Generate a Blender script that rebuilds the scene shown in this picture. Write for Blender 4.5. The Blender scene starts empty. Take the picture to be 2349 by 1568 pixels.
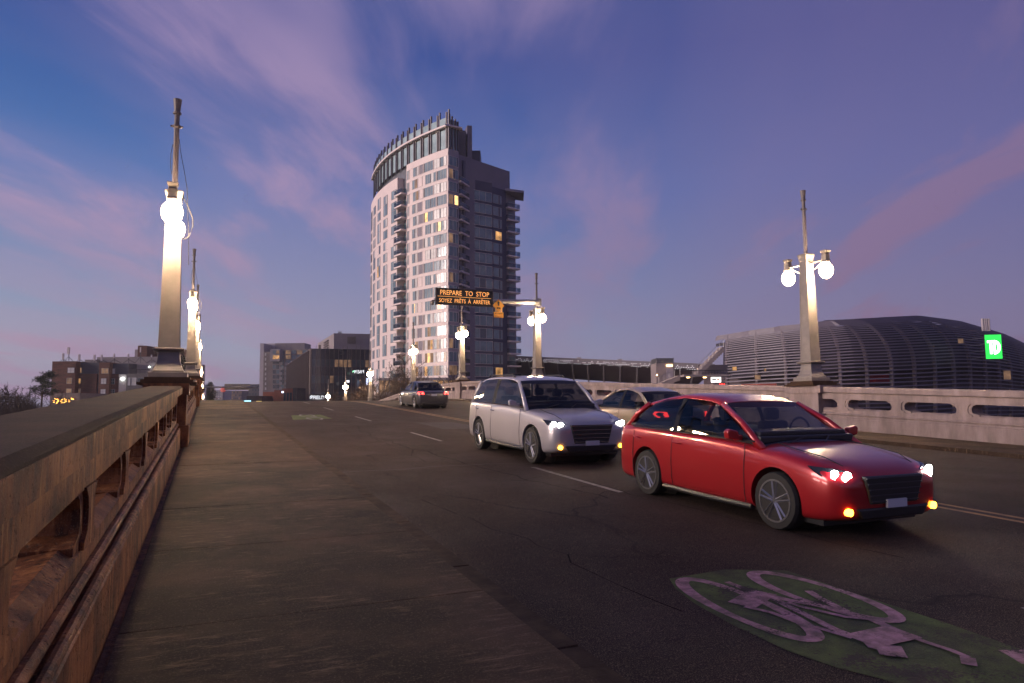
import bpy, bmesh, math, random
from math import sin, cos, radians, pi, atan2, hypot, sqrt
from mathutils import Vector, Matrix
random.seed(7)
SC = bpy.context.scene
COL = SC.collection

# ------------------------------------------------------------------ camera, sky, sun, exposure
TH, PH, RO = radians(23.28), radians(4.97), radians(0.5)
CAM_Z = 1.65
FPX, CXP, CYP, WPX = 1620.0, 1174.5, 784.0, 2349.0
fw = Vector((sin(TH)*cos(PH), cos(TH)*cos(PH), sin(PH)))
rt = Vector((cos(TH), -sin(TH), 0.0)); up = rt.cross(fw)
r2 = rt*cos(RO) - up*sin(RO); u2 = up*cos(RO) + rt*sin(RO)
cam = bpy.data.cameras.new("camera"); cam.lens = FPX/WPX*36; cam.sensor_width = 36
cam.clip_start = 0.05; cam.clip_end = 6000
co = bpy.data.objects.new("camera", cam); COL.objects.link(co)
co.matrix_world = Matrix(((r2.x, u2.x, -fw.x, 0), (r2.y, u2.y, -fw.y, 0), (r2.z, u2.z, -fw.z, CAM_Z), (0, 0, 0, 1)))
SC.camera = co

SC.view_settings.view_transform = 'Standard'; SC.view_settings.look = 'None'
SC.view_settings.gamma = 1; SC.view_settings.use_curve_mapping = False
SC.view_settings.exposure = 0.0
SC.render.engine = 'CYCLES'
SC.cycles.use_denoising = True
SC.cycles.max_bounces = 7; SC.cycles.transparent_max_bounces = 16
SC.cycles.sample_clamp_indirect = 4
SC.cycles.caustics_reflective = False; SC.cycles.caustics_refractive = False

class NT:
    def __init__(s, nt): s.nt = nt; s.L = nt.links
    def n(s, t, **kw):
        x = s.nt.nodes.new(t)
        for k, v in kw.items():
            if hasattr(x, k) and k not in ('inputs',): setattr(x, k, v)
        return x
    def link(s, a, b): s.L.new(a, b)
    def math(s, op, a, b=None, c=None, clamp=False):
        x = s.n('ShaderNodeMath', operation=op); x.use_clamp = clamp
        for i, v in enumerate((a, b, c)):
            if v is None: continue
            if isinstance(v, (int, float)): x.inputs[i].default_value = v
            else: s.link(v, x.inputs[i])
        return x.outputs[0]
    def mix(s, f, a, b, blend='MIX'):
        x = s.n('ShaderNodeMix', data_type='RGBA', blend_type=blend); x.clamp_factor = True
        for i, v in ((0, f), (6, a), (7, b)):
            if isinstance(v, (int, float)): x.inputs[i].default_value = v
            elif isinstance(v, tuple): x.inputs[i].default_value = (*v, 1) if len(v) == 3 else v
            else: s.link(v, x.inputs[i])
        return x.outputs[2]
    def ramp(s, f, stops, interp='LINEAR'):
        x = s.n('ShaderNodeValToRGB'); x.color_ramp.interpolation = interp
        e = x.color_ramp.elements
        while len(e) < len(stops): e.new(0.5)
        for el, (p, c) in zip(e, stops):
            el.position = p; el.color = (*c, 1) if isinstance(c, tuple) else (c, c, c, 1)
        s.link(f, x.inputs[0]); return x.outputs[0]
    def noise(s, vec, scale, detail=4, rough=0.5, dist=0.0):
        x = s.n('ShaderNodeTexNoise'); x.inputs['Scale'].default_value = scale
        x.inputs['Detail'].default_value = detail; x.inputs['Roughness'].default_value = rough
        x.inputs['Distortion'].default_value = dist
        s.link(vec, x.inputs['Vector']); return x.outputs['Fac']
    def scale(s, vec, v, rot=(0, 0, 0), loc=(0, 0, 0)):
        x = s.n('ShaderNodeMapping'); x.inputs['Scale'].default_value = v
        x.inputs['Rotation'].default_value = rot; x.inputs['Location'].default_value = loc
        s.link(vec, x.inputs['Vector']); return x.outputs[0]

# dusk sky: blue overhead, lavender low down, mauve streaks of cirrus fanning out of one quarter
SUN_AZ = TH - radians(105)      # clockwise from +Y ; the set sun is out to the left
world = bpy.data.worlds.new("World"); SC.world = world; world.use_nodes = True
wn = NT(world.node_tree)
for n_ in list(world.node_tree.nodes): world.node_tree.nodes.remove(n_)
out = wn.n('ShaderNodeOutputWorld'); bg = wn.n('ShaderNodeBackground'); wn.link(bg.outputs[0], out.inputs[0])
tc = wn.n('ShaderNodeTexCoord'); dirv = tc.outputs['Generated']
sep = wn.n('ShaderNodeSeparateXYZ'); wn.link(dirv, sep.inputs[0])
ez = wn.math('MAXIMUM', sep.outputs[2], 0.0)
base = wn.ramp(ez, [(0.0, (.31, .30, .43)), (0.06, (.34, .36, .53)), (0.15, (.22, .29, .52)), (0.28, (.070, .18, .50)), (0.45, (.006, .070, .34)), (0.8, (.005, .04, .19))])
sky_t = wn.n('ShaderNodeTexSky', sky_type='NISHITA'); sky_t.sun_disc = False
sky_t.sun_elevation = radians(1.0); sky_t.sun_rotation = SUN_AZ
base = wn.mix(0.04, base, sky_t.outputs[0])
dotn = wn.n('ShaderNodeVectorMath', operation='DOT_PRODUCT'); wn.link(dirv, dotn.inputs[0])
dotn.inputs[1].default_value = (sin(SUN_AZ), cos(SUN_AZ), 0)
side = wn.math('MULTIPLY_ADD', dotn.outputs['Value'], 0.5, 0.5, clamp=True)
base = wn.mix(1.0, base, wn.ramp(side, [(0.1, (.70, .68, .84)), (0.45, (.98, .98, 1.0)), (0.8, (1.15, 1.15, 1.08)), (1, (1.4, 1.28, 1.12))]), 'MULTIPLY')
# cloud deck coordinates
dv = wn.n('ShaderNodeVectorMath', operation='DIVIDE')
cz = wn.math('ADD', ez, 0.12)
cmb = wn.n('ShaderNodeCombineXYZ'); wn.link(cz, cmb.inputs[0]); wn.link(cz, cmb.inputs[1]); cmb.inputs[2].default_value = 1
wn.link(dirv, dv.inputs[0]); wn.link(cmb.outputs[0], dv.inputs[1])
flat = wn.n('ShaderNodeVectorMath', operation='MULTIPLY'); wn.link(dv.outputs[0], flat.inputs[0]); flat.inputs[1].default_value = (1, 1, 0)
AZC = TH + radians(6)
rot = wn.scale(flat.outputs[0], (1, 1, 1), (0, 0, AZC))      # +Y' runs along the streaks
warp = wn.n('ShaderNodeTexNoise'); warp.inputs['Scale'].default_value = 0.8; warp.inputs['Detail'].default_value = 3
wn.link(rot, warp.inputs['Vector'])
wv = wn.n('ShaderNodeVectorMath', operation='MULTIPLY_ADD'); wn.link(warp.outputs['Color'], wv.inputs[0])
wv.inputs[1].default_value = (0.42, 0.42, 0); wn.link(rot, wv.inputs[2])
wsp = wn.n('ShaderNodeTexNoise')
big = wn.noise(wn.scale(wv.outputs[0], (0.80, 0.30, 1), loc=(4.4, 9.9, 0)), 1.0, 4, 0.5, 0.25)
fine = wn.noise(wn.scale(wv.outputs[0], (1.7, 0.50, 1), loc=(3.3, 5.5, 0)), 1.0, 8, 0.56, 0.35)
m1 = wn.ramp(big, [(0.41, 0.0), (0.58, 1.0)], 'EASE')
m2 = wn.ramp(fine, [(0.44, 0.0), (0.62, 1.0)], 'EASE')
# a broad veil lies over the quarter ahead and to the right
veil = wn.n('ShaderNodeVectorMath', operation='DOT_PRODUCT'); wn.link(dirv, veil.inputs[0])
veil.inputs[1].default_value = (cos(TH), -sin(TH), 0)
vf = wn.ramp(veil.outputs['Value'], [(-0.0, 0.0), (0.35, 0.55), (1.0, 0.6)], 'EASE')
cl = wn.math('ADD', wn.math('MULTIPLY', m1, wn.math('MULTIPLY_ADD', m2, 0.45, 0.35)), wn.math('MULTIPLY', m2, 0.40))
cl = wn.math('MAXIMUM', wn.math('MULTIPLY', cl, 0.86, clamp=True), wn.math('MULTIPLY', vf, wn.math('MULTIPLY_ADD', fine, 0.7, 0.55)), clamp=True)
ccol = wn.ramp(ez, [(0.0, (.42, .32, .46)), (0.10, (.52, .37, .52)), (0.3, (.50, .37, .59)), (0.55, (.38, .30, .55)), (1, (.10, .10, .26))])
ccol = wn.mix(1.0, ccol, wn.ramp(side, [(0.1, (.50, .48, .60)), (0.45, (.80, .82, .88)), (0.8, (1.05, 1.0, 1.0)), (1, (1.2, 1.1, 1.0))]), 'MULTIPLY')
skyc = wn.mix(cl, base, ccol)
dim = wn.ramp(sep.outputs[2], [(0.0, (.06, .05, .08)), (0.001, (.06, .05, .08))])
gnd = wn.math('GREATER_THAN', sep.outputs[2], -0.01)
skyc = wn.mix(gnd, (.05, .045, .07), skyc)
wn.link(skyc, bg.inputs[0]); bg.inputs[1].default_value = 0.84

sun = bpy.data.lights.new("sun", 'SUN'); sun.energy = 3.9; sun.angle = radians(28); sun.color = (1.0, .80, .72)
so = bpy.data.objects.new("sun", sun); COL.objects.link(so)
sd = Vector((sin(SUN_AZ)*cos(radians(7)), cos(SUN_AZ)*cos(radians(7)), sin(radians(7))))
so.rotation_euler = sd.to_track_quat('Z', 'Y').to_euler()

# ------------------------------------------------------------------ helpers
def hit(px, py, D):
    """world point seen at that place of the photograph, D metres out along the horizontal view axis"""
    v = fw + r2*((px-CXP)/FPX) - u2*((py-CYP)/FPX)
    t = D/(v.x*sin(TH)+v.y*cos(TH))
    return Vector((0, 0, CAM_Z)) + v*t
def LC(px, py, D):
    p = hit(px, py, D); return Vector((p.x*cos(TH)-p.y*sin(TH), D, p.z))
def toworld(v): return Vector((v[0]*cos(TH)+v[1]*sin(TH), -v[0]*sin(TH)+v[1]*cos(TH), v[2]))
S_GRADE = 0.04
def drop(Y): return 0 if Y < 45 else (0.00173*(Y-45)**2 if Y < 77.4 else 1.81+0.112*(Y-77.4))
def zr(Y): return S_GRADE*Y - drop(Y)
def ground(px, py, dz=0):
    v = fw + r2*((px-CXP)/FPX) - u2*((py-CYP)/FPX)
    t = (CAM_Z-dz)/(S_GRADE*v.y - v.z); return v.x*t, v.y*t

def tag(o, label=None, cat=None, group=None, kind=None):
    if label: o['label'] = label
    if cat: o['category'] = cat
    if group: o['group'] = group
    if kind: o['kind'] = kind
    return o
def empty(name, loc=(0, 0, 0), rz=0.0, **kw):
    o = bpy.data.objects.new(name, None); COL.objects.link(o); o.empty_display_size = 0.2
    o.location = loc; o.rotation_euler = (0, 0, rz); return tag(o, **kw)
def copy_tree(o, parent=None):
    c = o.copy(); COL.objects.link(c); c.parent = parent
    for ch in o.children: copy_tree(ch, c)
    return c
def inst(name, mesh, parent=None, loc=(0, 0, 0), rz=0.0, scale=(1, 1, 1)):
    o = bpy.data.objects.new(name, mesh); COL.objects.link(o); o.parent = parent
    o.location = loc; o.rotation_euler = (0, 0, rz); o.scale = scale; return o

class MB:
    def __init__(s): s.v = []; s.f = []; s.m = []; s.T = Matrix.Identity(4)
    def add(s, vs, fs, m=0):
        b = len(s.v); s.v += [tuple(s.T @ Vector(p)) for p in vs]
        s.f += [tuple(b+i for i in f) for f in fs]; s.m += [m]*len(fs); return s
    def box(s, x0, x1, y0, y1, z0, z1, m=0):
        if x0 > x1: x0, x1 = x1, x0
        if y0 > y1: y0, y1 = y1, y0
        if z0 > z1: z0, z1 = z1, z0
        return s.add([(x0,y0,z0),(x1,y0,z0),(x1,y1,z0),(x0,y1,z0),(x0,y0,z1),(x1,y0,z1),(x1,y1,z1),(x0,y1,z1)],
              [(0,3,2,1),(4,5,6,7),(0,1,5,4),(1,2,6,5),(2,3,7,6),(3,0,4,7)], m)
    def loft(s, rings, m=0, cap=True, closed=True):
        n = len(rings[0]); vs = [p for r in rings for p in r]; fs = []
        for k in range(len(rings)-1):
            for i in range(n if closed else n-1):
                j = (i+1) % n; fs.append((k*n+i, k*n+j, (k+1)*n+j, (k+1)*n+i))
        if cap: fs.append(tuple(reversed(range(n)))); fs.append(tuple((len(rings)-1)*n+i for i in range(n)))
        return s.add(vs, fs, m)
    def prism(s, poly, z0, z1, m=0):
        return s.loft([[(x, y, z0) for x, y in poly], [(x, y, z1) for x, y in poly]], m)
    def tube(s, pts, r, n=6, m=0, cap=True):
        rings = []; pts = [Vector(p) for p in pts]
        for i, p in enumerate(pts):
            d = (pts[min(i+1, len(pts)-1)] - pts[max(i-1, 0)]).normalized()
            a = d.cross(Vector((0, 0, 1)) if abs(d.z) < .9 else Vector((1, 0, 0))).normalized(); b = d.cross(a)
            rr = r[i] if isinstance(r, (list, tuple)) else r
            rings.append([tuple(p + a*rr*cos(2*pi*k/n) + b*rr*sin(2*pi*k/n)) for k in range(n)])
        return s.loft(rings, m, cap)
    def lathe(s, prof, n=16, m=0, c=(0, 0, 0)):
        return s.loft([[(c[0]+r*cos(2*pi*k/n), c[1]+r*sin(2*pi*k/n), c[2]+z) for k in range(n)] for r, z in prof], m)
    def sq(s, prof, m=0, c=(0, 0, 0)):
        return s.loft([[(c[0]+x*r, c[1]+y*r, c[2]+z) for x, y in ((-1,-1),(1,-1),(1,1),(-1,1))] for r, z in prof], m)
    def mesh(s, name, mats, smooth=False, fix=True):
        me = bpy.data.meshes.new(name); me.from_pydata(s.v, [], s.f)
        for a in (mats if isinstance(mats, (list, tuple)) else [mats]): me.materials.append(a)
        me.polygons.foreach_set('material_index', s.m)
        if fix:
            bm = bmesh.new(); bm.from_mesh(me); bmesh.ops.recalc_face_normals(bm, faces=bm.faces); bm.to_mesh(me); bm.free()
        if smooth: me.polygons.foreach_set('use_smooth', [True]*len(me.polygons))
        me.update(); return me
    def build(s, name, mats, parent=None, smooth=False, bevel=0, seg=2, fix=True):
        o = bpy.data.objects.new(name, s.mesh(name, mats, smooth, fix)); COL.objects.link(o); o.parent = parent
        if bevel:
            b = o.modifiers.new('b', 'BEVEL'); b.width = bevel; b.segments = seg; b.limit_method = 'ANGLE'; b.angle_limit = radians(40)
        return o

MATS = {}
def M(name, col, rough=0.6, metal=0.0, var=0.18, vs=1.5, stretch=(1, 1, 1), bump=0.0, bs=20, emit=None, es=0.0, spec=None, grime=0.0, gcol=(.02, .015, .012), speck=0.0, chips=0.0):
    m = bpy.data.materials.new(name); m.use_nodes = True; t = NT(m.node_tree); b = m.node_tree.nodes['Principled BSDF']
    g = t.n('ShaderNodeNewGeometry'); pos = g.outputs['Position']
    c = None
    if var:
        f = t.noise(t.scale(pos, tuple(a for a in stretch)), vs, 6, .6)
        f = t.ramp(f, [(0.3, 0.0), (0.7, 1.0)])
        c = t.mix(f, tuple(x*(1-var) for x in col), tuple(min(1, x*(1+var)) for x in col))
    if grime:
        gf = t.ramp(t.noise(t.scale(pos, stretch, loc=(7, 3, 1)), vs*.43, 7, .66), [(0.42, 0.0), (0.72, grime)])
        c = t.mix(gf, c if c else col, gcol)
    if speck:
        sf = t.ramp(t.noise(pos, 95, 2, .6), [(0.56, 0.0), (0.70, 1.0)])
        c = t.mix(t.math('MULTIPLY', sf, speck), c if c else col, tuple(min(1, x*3.2+.02) for x in col))
    if chips:
        cf = t.math('MULTIPLY', t.noise(pos, 38, 5, .75), t.noise(pos, 2.2, 4, .6)); cf = t.ramp(cf, [(0.24-chips*.06, 1.0), (0.255-chips*.06, 0.0)])
        c = t.mix(cf, c if c else col, (.030, .020, .017))
    if c: t.link(c, b.inputs['Base Color'])
    else: b.inputs['Base Color'].default_value = (*col, 1)
    b.inputs['Roughness'].default_value = rough; b.inputs['Metallic'].default_value = metal
    if spec is not None: b.inputs['Specular IOR Level'].default_value = spec
    if bump:
        bn = t.n('ShaderNodeBump'); bn.inputs['Strength'].default_value = bump; bn.inputs['Distance'].default_value = 0.02
        t.link(t.noise(t.scale(pos, stretch), bs, 8, .65), bn.inputs['Height']); t.link(bn.outputs[0], b.inputs['Normal'])
    if emit:
        b.inputs['Emission Color'].default_value = (*emit, 1); b.inputs['Emission Strength'].default_value = es
    MATS[name] = m; return m

def thin_glass(name, tint, refl=0.9, rough=0.02):
    m = bpy.data.materials.new(name); m.use_nodes = True; t = NT(m.node_tree)
    for n_ in list(m.node_tree.nodes): m.node_tree.nodes.remove(n_)
    o = t.n('ShaderNodeOutputMaterial'); tr = t.n('ShaderNodeBsdfTransparent'); gl = t.n('ShaderNodeBsdfGlossy')
    tr.inputs[0].default_value = (*tint, 1); gl.inputs['Roughness'].default_value = rough
    lw = t.n('ShaderNodeLayerWeight'); lw.inputs['Blend'].default_value = .5
    fr_o = t.math('MULTIPLY_ADD', t.math('POWER', lw.outputs['Facing'], 4.5), .92, .05)
    mx = t.n('ShaderNodeMixShader'); t.link(t.math('MULTIPLY', fr_o, refl), mx.inputs[0])
    t.link(tr.outputs[0], mx.inputs[1]); t.link(gl.outputs[0], mx.inputs[2]); t.link(mx.outputs[0], o.inputs[0]); return m

def lit_glass(name, col, es, vs=.5):
    """a lit room behind glass: uneven glow, brighter where the lamp is"""
    m = bpy.data.materials.new(name); m.use_nodes = True; t = NT(m.node_tree); b = m.node_tree.nodes['Principled BSDF']
    g = t.n('ShaderNodeNewGeometry')
    f = t.noise(g.outputs['Position'], vs, 3, .6); f = t.ramp(f, [(0.3, .12), (0.5, .45), (0.72, 1.0)])
    b.inputs['Base Color'].default_value = (.12, .09, .06, 1); b.inputs['Roughness'].default_value = .12
    t.link(t.mix(1.0, f, col, 'MULTIPLY'), b.inputs['Emission Color']); b.inputs['Emission Strength'].default_value = es
    return m

def conc_mat():
    m = bpy.data.materials.new('parapet_concrete'); m.use_nodes = True; t = NT(m.node_tree); b = m.node_tree.nodes['Principled BSDF']
    g = t.n('ShaderNodeNewGeometry'); pos = g.outputs['Position']
    blot = t.noise(pos, 1.6, 7, .65); c = t.ramp(blot, [(0.34, (.055, .016, .006)), (0.48, (.20, .066, .022)), (0.62, (.40, .155, .052))])
    drip = t.noise(t.scale(pos, (9, 9, .9)), 1.4, 7, .7); dark = t.ramp(drip, [(0.40, 1.0), (0.49, 0.0)]); pale = t.ramp(drip, [(0.56, 0.0), (0.68, 1.0)])
    msk = t.ramp(t.noise(pos, .9, 3, .5), [(0.42, 0.25), (0.6, 1.0)])
    c = t.mix(t.math('MULTIPLY', dark, t.math('MULTIPLY', msk, .8)), c, (.035, .014, .008)); c = t.mix(t.math('MULTIPLY', pale, t.math('MULTIPLY', msk, .9)), c, (.66, .32, .12))
    pit = t.ramp(t.noise(pos, 28, 4, .7), [(0.60, 0.0), (0.68, 1.0)]); c = t.mix(t.math('MULTIPLY', pit, .75), c, (.03, .013, .008))
    gr = t.ramp(t.noise(pos, 110, 2, .6), [(0.55, 0.0), (0.7, 1.0)]); c = t.mix(t.math('MULTIPLY', gr, .35), c, (.42, .28, .17))
    t.link(c, b.inputs['Base Color']); b.inputs['Roughness'].default_value = .6; b.inputs['Specular IOR Level'].default_value = .3
    bn = t.n('ShaderNodeBump'); bn.inputs['Strength'].default_value = .9; bn.inputs['Distance'].default_value = .014
    h = t.math('SUBTRACT', t.math('ADD', t.noise(pos, 9, 8, .7), t.math('MULTIPLY', drip, .5)), t.math('MULTIPLY', pit, .6))
    t.link(h, bn.inputs['Height']); t.link(bn.outputs[0], b.inputs['Normal']); return m
conc = conc_mat()
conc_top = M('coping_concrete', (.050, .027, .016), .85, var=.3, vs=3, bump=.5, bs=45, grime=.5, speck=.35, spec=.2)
conc_far = M('far_parapet_concrete', (.27, .21, .20), .8, var=.3, vs=1.5, stretch=(2, 2, .6), bump=.4, bs=10, grime=.5, gcol=(.10, .07, .06))
lamp_paint = M('lamp_grey_paint', (.20, .175, .16), .5, var=.14, vs=3, bump=.12, bs=25, grime=.25)
pole_paint = M('pole_grey_paint', (.12, .10, .105), .5, var=.1, vs=4)
black_m = M('black_rubber', (.012, .012, .013), .6, var=0)
def globe_mat():
    m = bpy.data.materials.new('lamp_globe_glow'); m.use_nodes = True; t = NT(m.node_tree); b = m.node_tree.nodes['Principled BSDF']
    lw = t.n('ShaderNodeLayerWeight'); lw.inputs['Blend'].default_value = .5
    f = t.math('SUBTRACT', 1.0, lw.outputs['Facing']); f = t.math('POWER', f, 3.2)
    b.inputs['Base Color'].default_value = (.8, .78, .72, 1); b.inputs['Roughness'].default_value = .4
    b.inputs['Emission Color'].default_value = (1, .70, .42, 1); t.link(t.math('MULTIPLY_ADD', f, 1200, 1.5), b.inputs['Emission Strength']); return m
globe_m = globe_mat()
steel = M('galvanised_steel', (.30, .29, .30), .45, metal=.6, var=.15, vs=3)
dark_steel = M('dark_steel', (.05, .045, .055), .5, metal=.3, var=.1)

# asphalt: fine aggregate, worn wheel paths, tar seams
def asphalt_mat():
    m = bpy.data.materials.new('asphalt'); m.use_nodes = True; t = NT(m.node_tree); b = m.node_tree.nodes['Principled BSDF']
    g = t.n('ShaderNodeNewGeometry'); pos = g.outputs['Position']
    big = t.ramp(t.noise(t.scale(pos, (1, .18, 1)), .55, 5, .6), [(0.3, (.008, .005, .006)), (0.7, (.030, .018, .017))])
    sp = t.ramp(t.noise(pos, 120, 3, .7), [(0.50, 0.0), (0.68, 1.0)])
    c = t.mix(t.math('MULTIPLY', sp, .8), big, (.24, .17, .13))
    vor = t.n('ShaderNodeTexVoronoi', feature='DISTANCE_TO_EDGE'); vor.inputs['Scale'].default_value = .22
    t.link(t.scale(wv2(t, pos), (1, .7, 1)), vor.inputs['Vector'])
    ck = t.ramp(vor.outputs['Distance'], [(0.0, 1.0), (0.006, 0.0)])
    ck = t.math('MULTIPLY', ck, t.ramp(t.noise(pos, .35, 2, .5), [(0.45, 0.0), (0.6, 1.0)]))
    c = t.mix(ck, c, (.010, .008, .008))
    t.link(c, b.inputs['Base Color'])
    t.link(t.ramp(t.noise(pos, .8, 4, .6), [(0.3, .72), (0.7, .95)]), b.inputs['Roughness']); b.inputs['Specular IOR Level'].default_value = .18
    bn = t.n('ShaderNodeBump'); bn.inputs['Strength'].default_value = .8; bn.inputs['Distance'].default_value = .012
    t.link(t.noise(pos, 85, 4, .7), bn.inputs['Height']); t.link(bn.outputs[0], b.inputs['Normal']); return m
def wv2(t, pos):
    n = t.n('ShaderNodeTexNoise'); n.inputs['Scale'].default_value = .9; n.inputs['Detail'].default_value = 6; t.link(pos, n.inputs['Vector'])
    a = t.n('ShaderNodeVectorMath', operation='MULTIPLY_ADD'); t.link(n.outputs['Color'], a.inputs[0]); a.inputs[1].default_value = (1.2, 1.2, 0); t.link(pos, a.inputs[2]); return a.outputs[0]
asphalt = asphalt_mat()
def walk_mat():
    m = bpy.data.materials.new('sidewalk_concrete'); m.use_nodes = True; t = NT(m.node_tree); b = m.node_tree.nodes['Principled BSDF']
    g = t.n('ShaderNodeNewGeometry'); pos = g.outputs['Position']
    broom = t.noise(t.scale(pos, (1.1, 5.5, 1)), 3.0, 8, .74)
    blot = t.noise(pos, .75, 6, .62)
    c = t.ramp(blot, [(0.34, (.016, .009, .006)), (0.50, (.040, .024, .015)), (0.68, (.090, .053, .033))])
    worn = t.math('MULTIPLY', t.ramp(broom, [(0.52, 0.0), (0.64, 1.0)]), t.ramp(t.noise(pos, 1.3, 4, .6), [(0.44, 0.0), (0.60, 1.0)]))
    c = t.mix(t.math('MULTIPLY', worn, .6), c, (.24, .16, .105))
    c = t.mix(t.math('MULTIPLY', t.ramp(t.noise(pos, 70, 3, .7), [(0.55, 0.0), (0.68, 1.0)]), .5), c, (.22, .16, .12))
    vor = t.n('ShaderNodeTexVoronoi', feature='DISTANCE_TO_EDGE'); vor.inputs['Scale'].default_value = .33
    t.link(wv2(t, pos), vor.inputs['Vector'])
    ck = t.math('MULTIPLY', t.ramp(vor.outputs['Distance'], [(0.0, 1.0), (0.005, 0.0)]), t.ramp(t.noise(pos, .5, 2, .5), [(0.5, 0.0), (0.6, 1.0)]))
    c = t.mix(ck, c, (.02, .014, .012))
    t.link(c, b.inputs['Base Color']); b.inputs['Roughness'].default_value = .8; b.inputs['Specular IOR Level'].default_value = .2
    bn = t.n('ShaderNodeBump'); bn.inputs['Strength'].default_value = .55; bn.inputs['Distance'].default_value = .01
    t.link(t.math('ADD', broom, t.math('MULTIPLY', t.noise(pos, 60, 3, .6), .5)), bn.inputs['Height']); t.link(bn.outputs[0], b.inputs['Normal']); return m
walk = walk_mat()

# ------------------------------------------------------------------ ground, river of road, pavements
g = MB(); g.add([(-3000, -1500, -6.5), (3000, -1500, -6.5), (3000, 4500, -6.5), (-3000, 4500, -6.5)], [(0, 1, 2, 3)])
tag(g.build('ground', M('winter_ground', (.035, .032, .028), .9, var=.4, vs=.02, bump=.3, bs=.5), None, fix=False), kind='structure')
YS = [-14, -6, 0, 8, 16, 24, 32, 40, 45] + [46+2*i for i in range(17)] + [82+6*i for i in range(13)]
def sheet(name, x0, x1, dz, mat, ys=YS, kind='structure', parent=None, thick=0):
    m = MB(); rings = []
    if thick:
        for y in ys: rings.append([(x0, y, zr(y)+dz-thick), (x1, y, zr(y)+dz-thick), (x1, y, zr(y)+dz), (x0, y, zr(y)+dz)])
        m.loft(rings)
    else:
        vs = []; fs = []
        for i, y in enumerate(ys):
            vs += [(x0, y, zr(y)+dz), (x1, y, zr(y)+dz)]
            if i: fs.append((2*i-2, 2*i-1, 2*i+1, 2*i))
        m.add(vs, fs)
    o = m.build(name, mat, parent, fix=bool(thick))
    if kind: tag(o, kind=kind)
    return o
sheet('bridge_deck', -1.35, 20.2, -.16, conc_far, thick=1.1)
road = sheet('road', 2.16, 16.68, -.10, asphalt)
LW = M('worn_white_paint', (.20, .18, .17), .6, var=.5, vs=9, grime=.85, gcol=(.05, .04, .04))
YW = M('worn_yellow_paint', (.34, .16, .035), .6, var=.4, vs=9, grime=.8, gcol=(.06, .045, .03))
def strip(x0, x1, y0, y1, mat, name='lane_line', dz=-.096):
    ys = [y0] + [y for y in YS if y0 < y < y1] + [y1]
    o = sheet(name, x0, x1, dz, mat, ys, kind=None, parent=road)
DA = ground(1500, 1125, -.1)[1]
for k in range(10):
    strip(5.78, 5.88, DA+9.0*k-9, DA+3.2+9.0*k-9, LW)
    strip(13.0, 13.1, 4+9.0*k, 7.2+9.0*k, LW)
strip(9.22, 9.33, -10, 140, YW, 'centre_line'); strip(9.48, 9.59, -10, 140, YW, 'centre_line')
mm = MB()
for k in range(3):
    y0 = (13.2, 28.5, 43.0)[k]; x = 2.2
    while x < 16.6:
        yy = y0 + .12*sin(x*1.7+k)+.05*sin(x*5.1); y2 = y0+.12*sin((x+.3)*1.7+k)+.05*sin((x+.3)*5.1)
        mm.add([(x, yy, zr(yy)-.095), (x+.3, y2, zr(y2)-.095), (x+.3, y2+.035, zr(y2)-.095), (x, yy+.035, zr(yy)-.095)], [(0, 1, 2, 3)]); x += .3
mm.build('tar_seam', black_m, road, fix=False)
rc = random.Random(8); tar = M('old_tar', (.005, .004, .004), .85, var=.3, vs=6, spec=.05)
for x0_, ya_, yb_, w_ in ((5.35, 9, 34, .022), (7.6, 17, 44, .018), (4.1, 14, 24, .014), (11.4, 22, 52, .03), (3.3, 4.5, 9.5, .012), (6.3, 5, 12, .014)):
    b = MB(); x = x0_; y = ya_
    while y < yb_:
        x2 = x+rc.gauss(0, .07); y2 = y+rc.uniform(.25, .5); w2_q = w_*rc.uniform(.5, 1.4); b.add([(x, y, zr(y)-.0955), (x2, y2, zr(y2)-.0955), (x2+w2_q, y2, zr(y2)-.0955), (x+w2_q, y, zr(y)-.0955)], [(0, 1, 2, 3)]); x, y = x2, y2
        if rc.random() < .12:
            bx, by = x, y
            for q in range(rc.randint(3, 7)): cx2 = bx+rc.uniform(.1, .3)*(1 if rc.random() < .8 else -1); cy2 = by+rc.gauss(0, .10); b.add([(bx, by, zr(by)-.0953), (cx2, cy2, zr(cy2)-.0953), (cx2, cy2+w_*.8, zr(cy2)-.0953), (bx, by+w_*.8, zr(by)-.0953)], [(0, 1, 2, 3)]); bx, by = cx2, cy2
    b.build('crack', tar, road, fix=False)
pm2 = M('asphalt_patch', (.022, .016, .016), .75, var=.4, vs=5, bump=.7, bs=70, speck=.5)
for x0_, x1_, ya_, yb_ in ((7.2, 8.7, 22.5, 26), (10.2, 11.9, 9.5, 12.2)):
    b = MB(); ys_ = [ya_+(yb_-ya_)*k/4 for k in range(5)]; b.add([(x0_+rc.gauss(0, .03), y, zr(y)-.0968) for y in ys_]+[(x1_+rc.gauss(0, .03), y, zr(y)-.0968) for y in reversed(ys_)], [tuple(range(10))]); b.build('asphalt_patch', pm2, road, fix=False)

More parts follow.
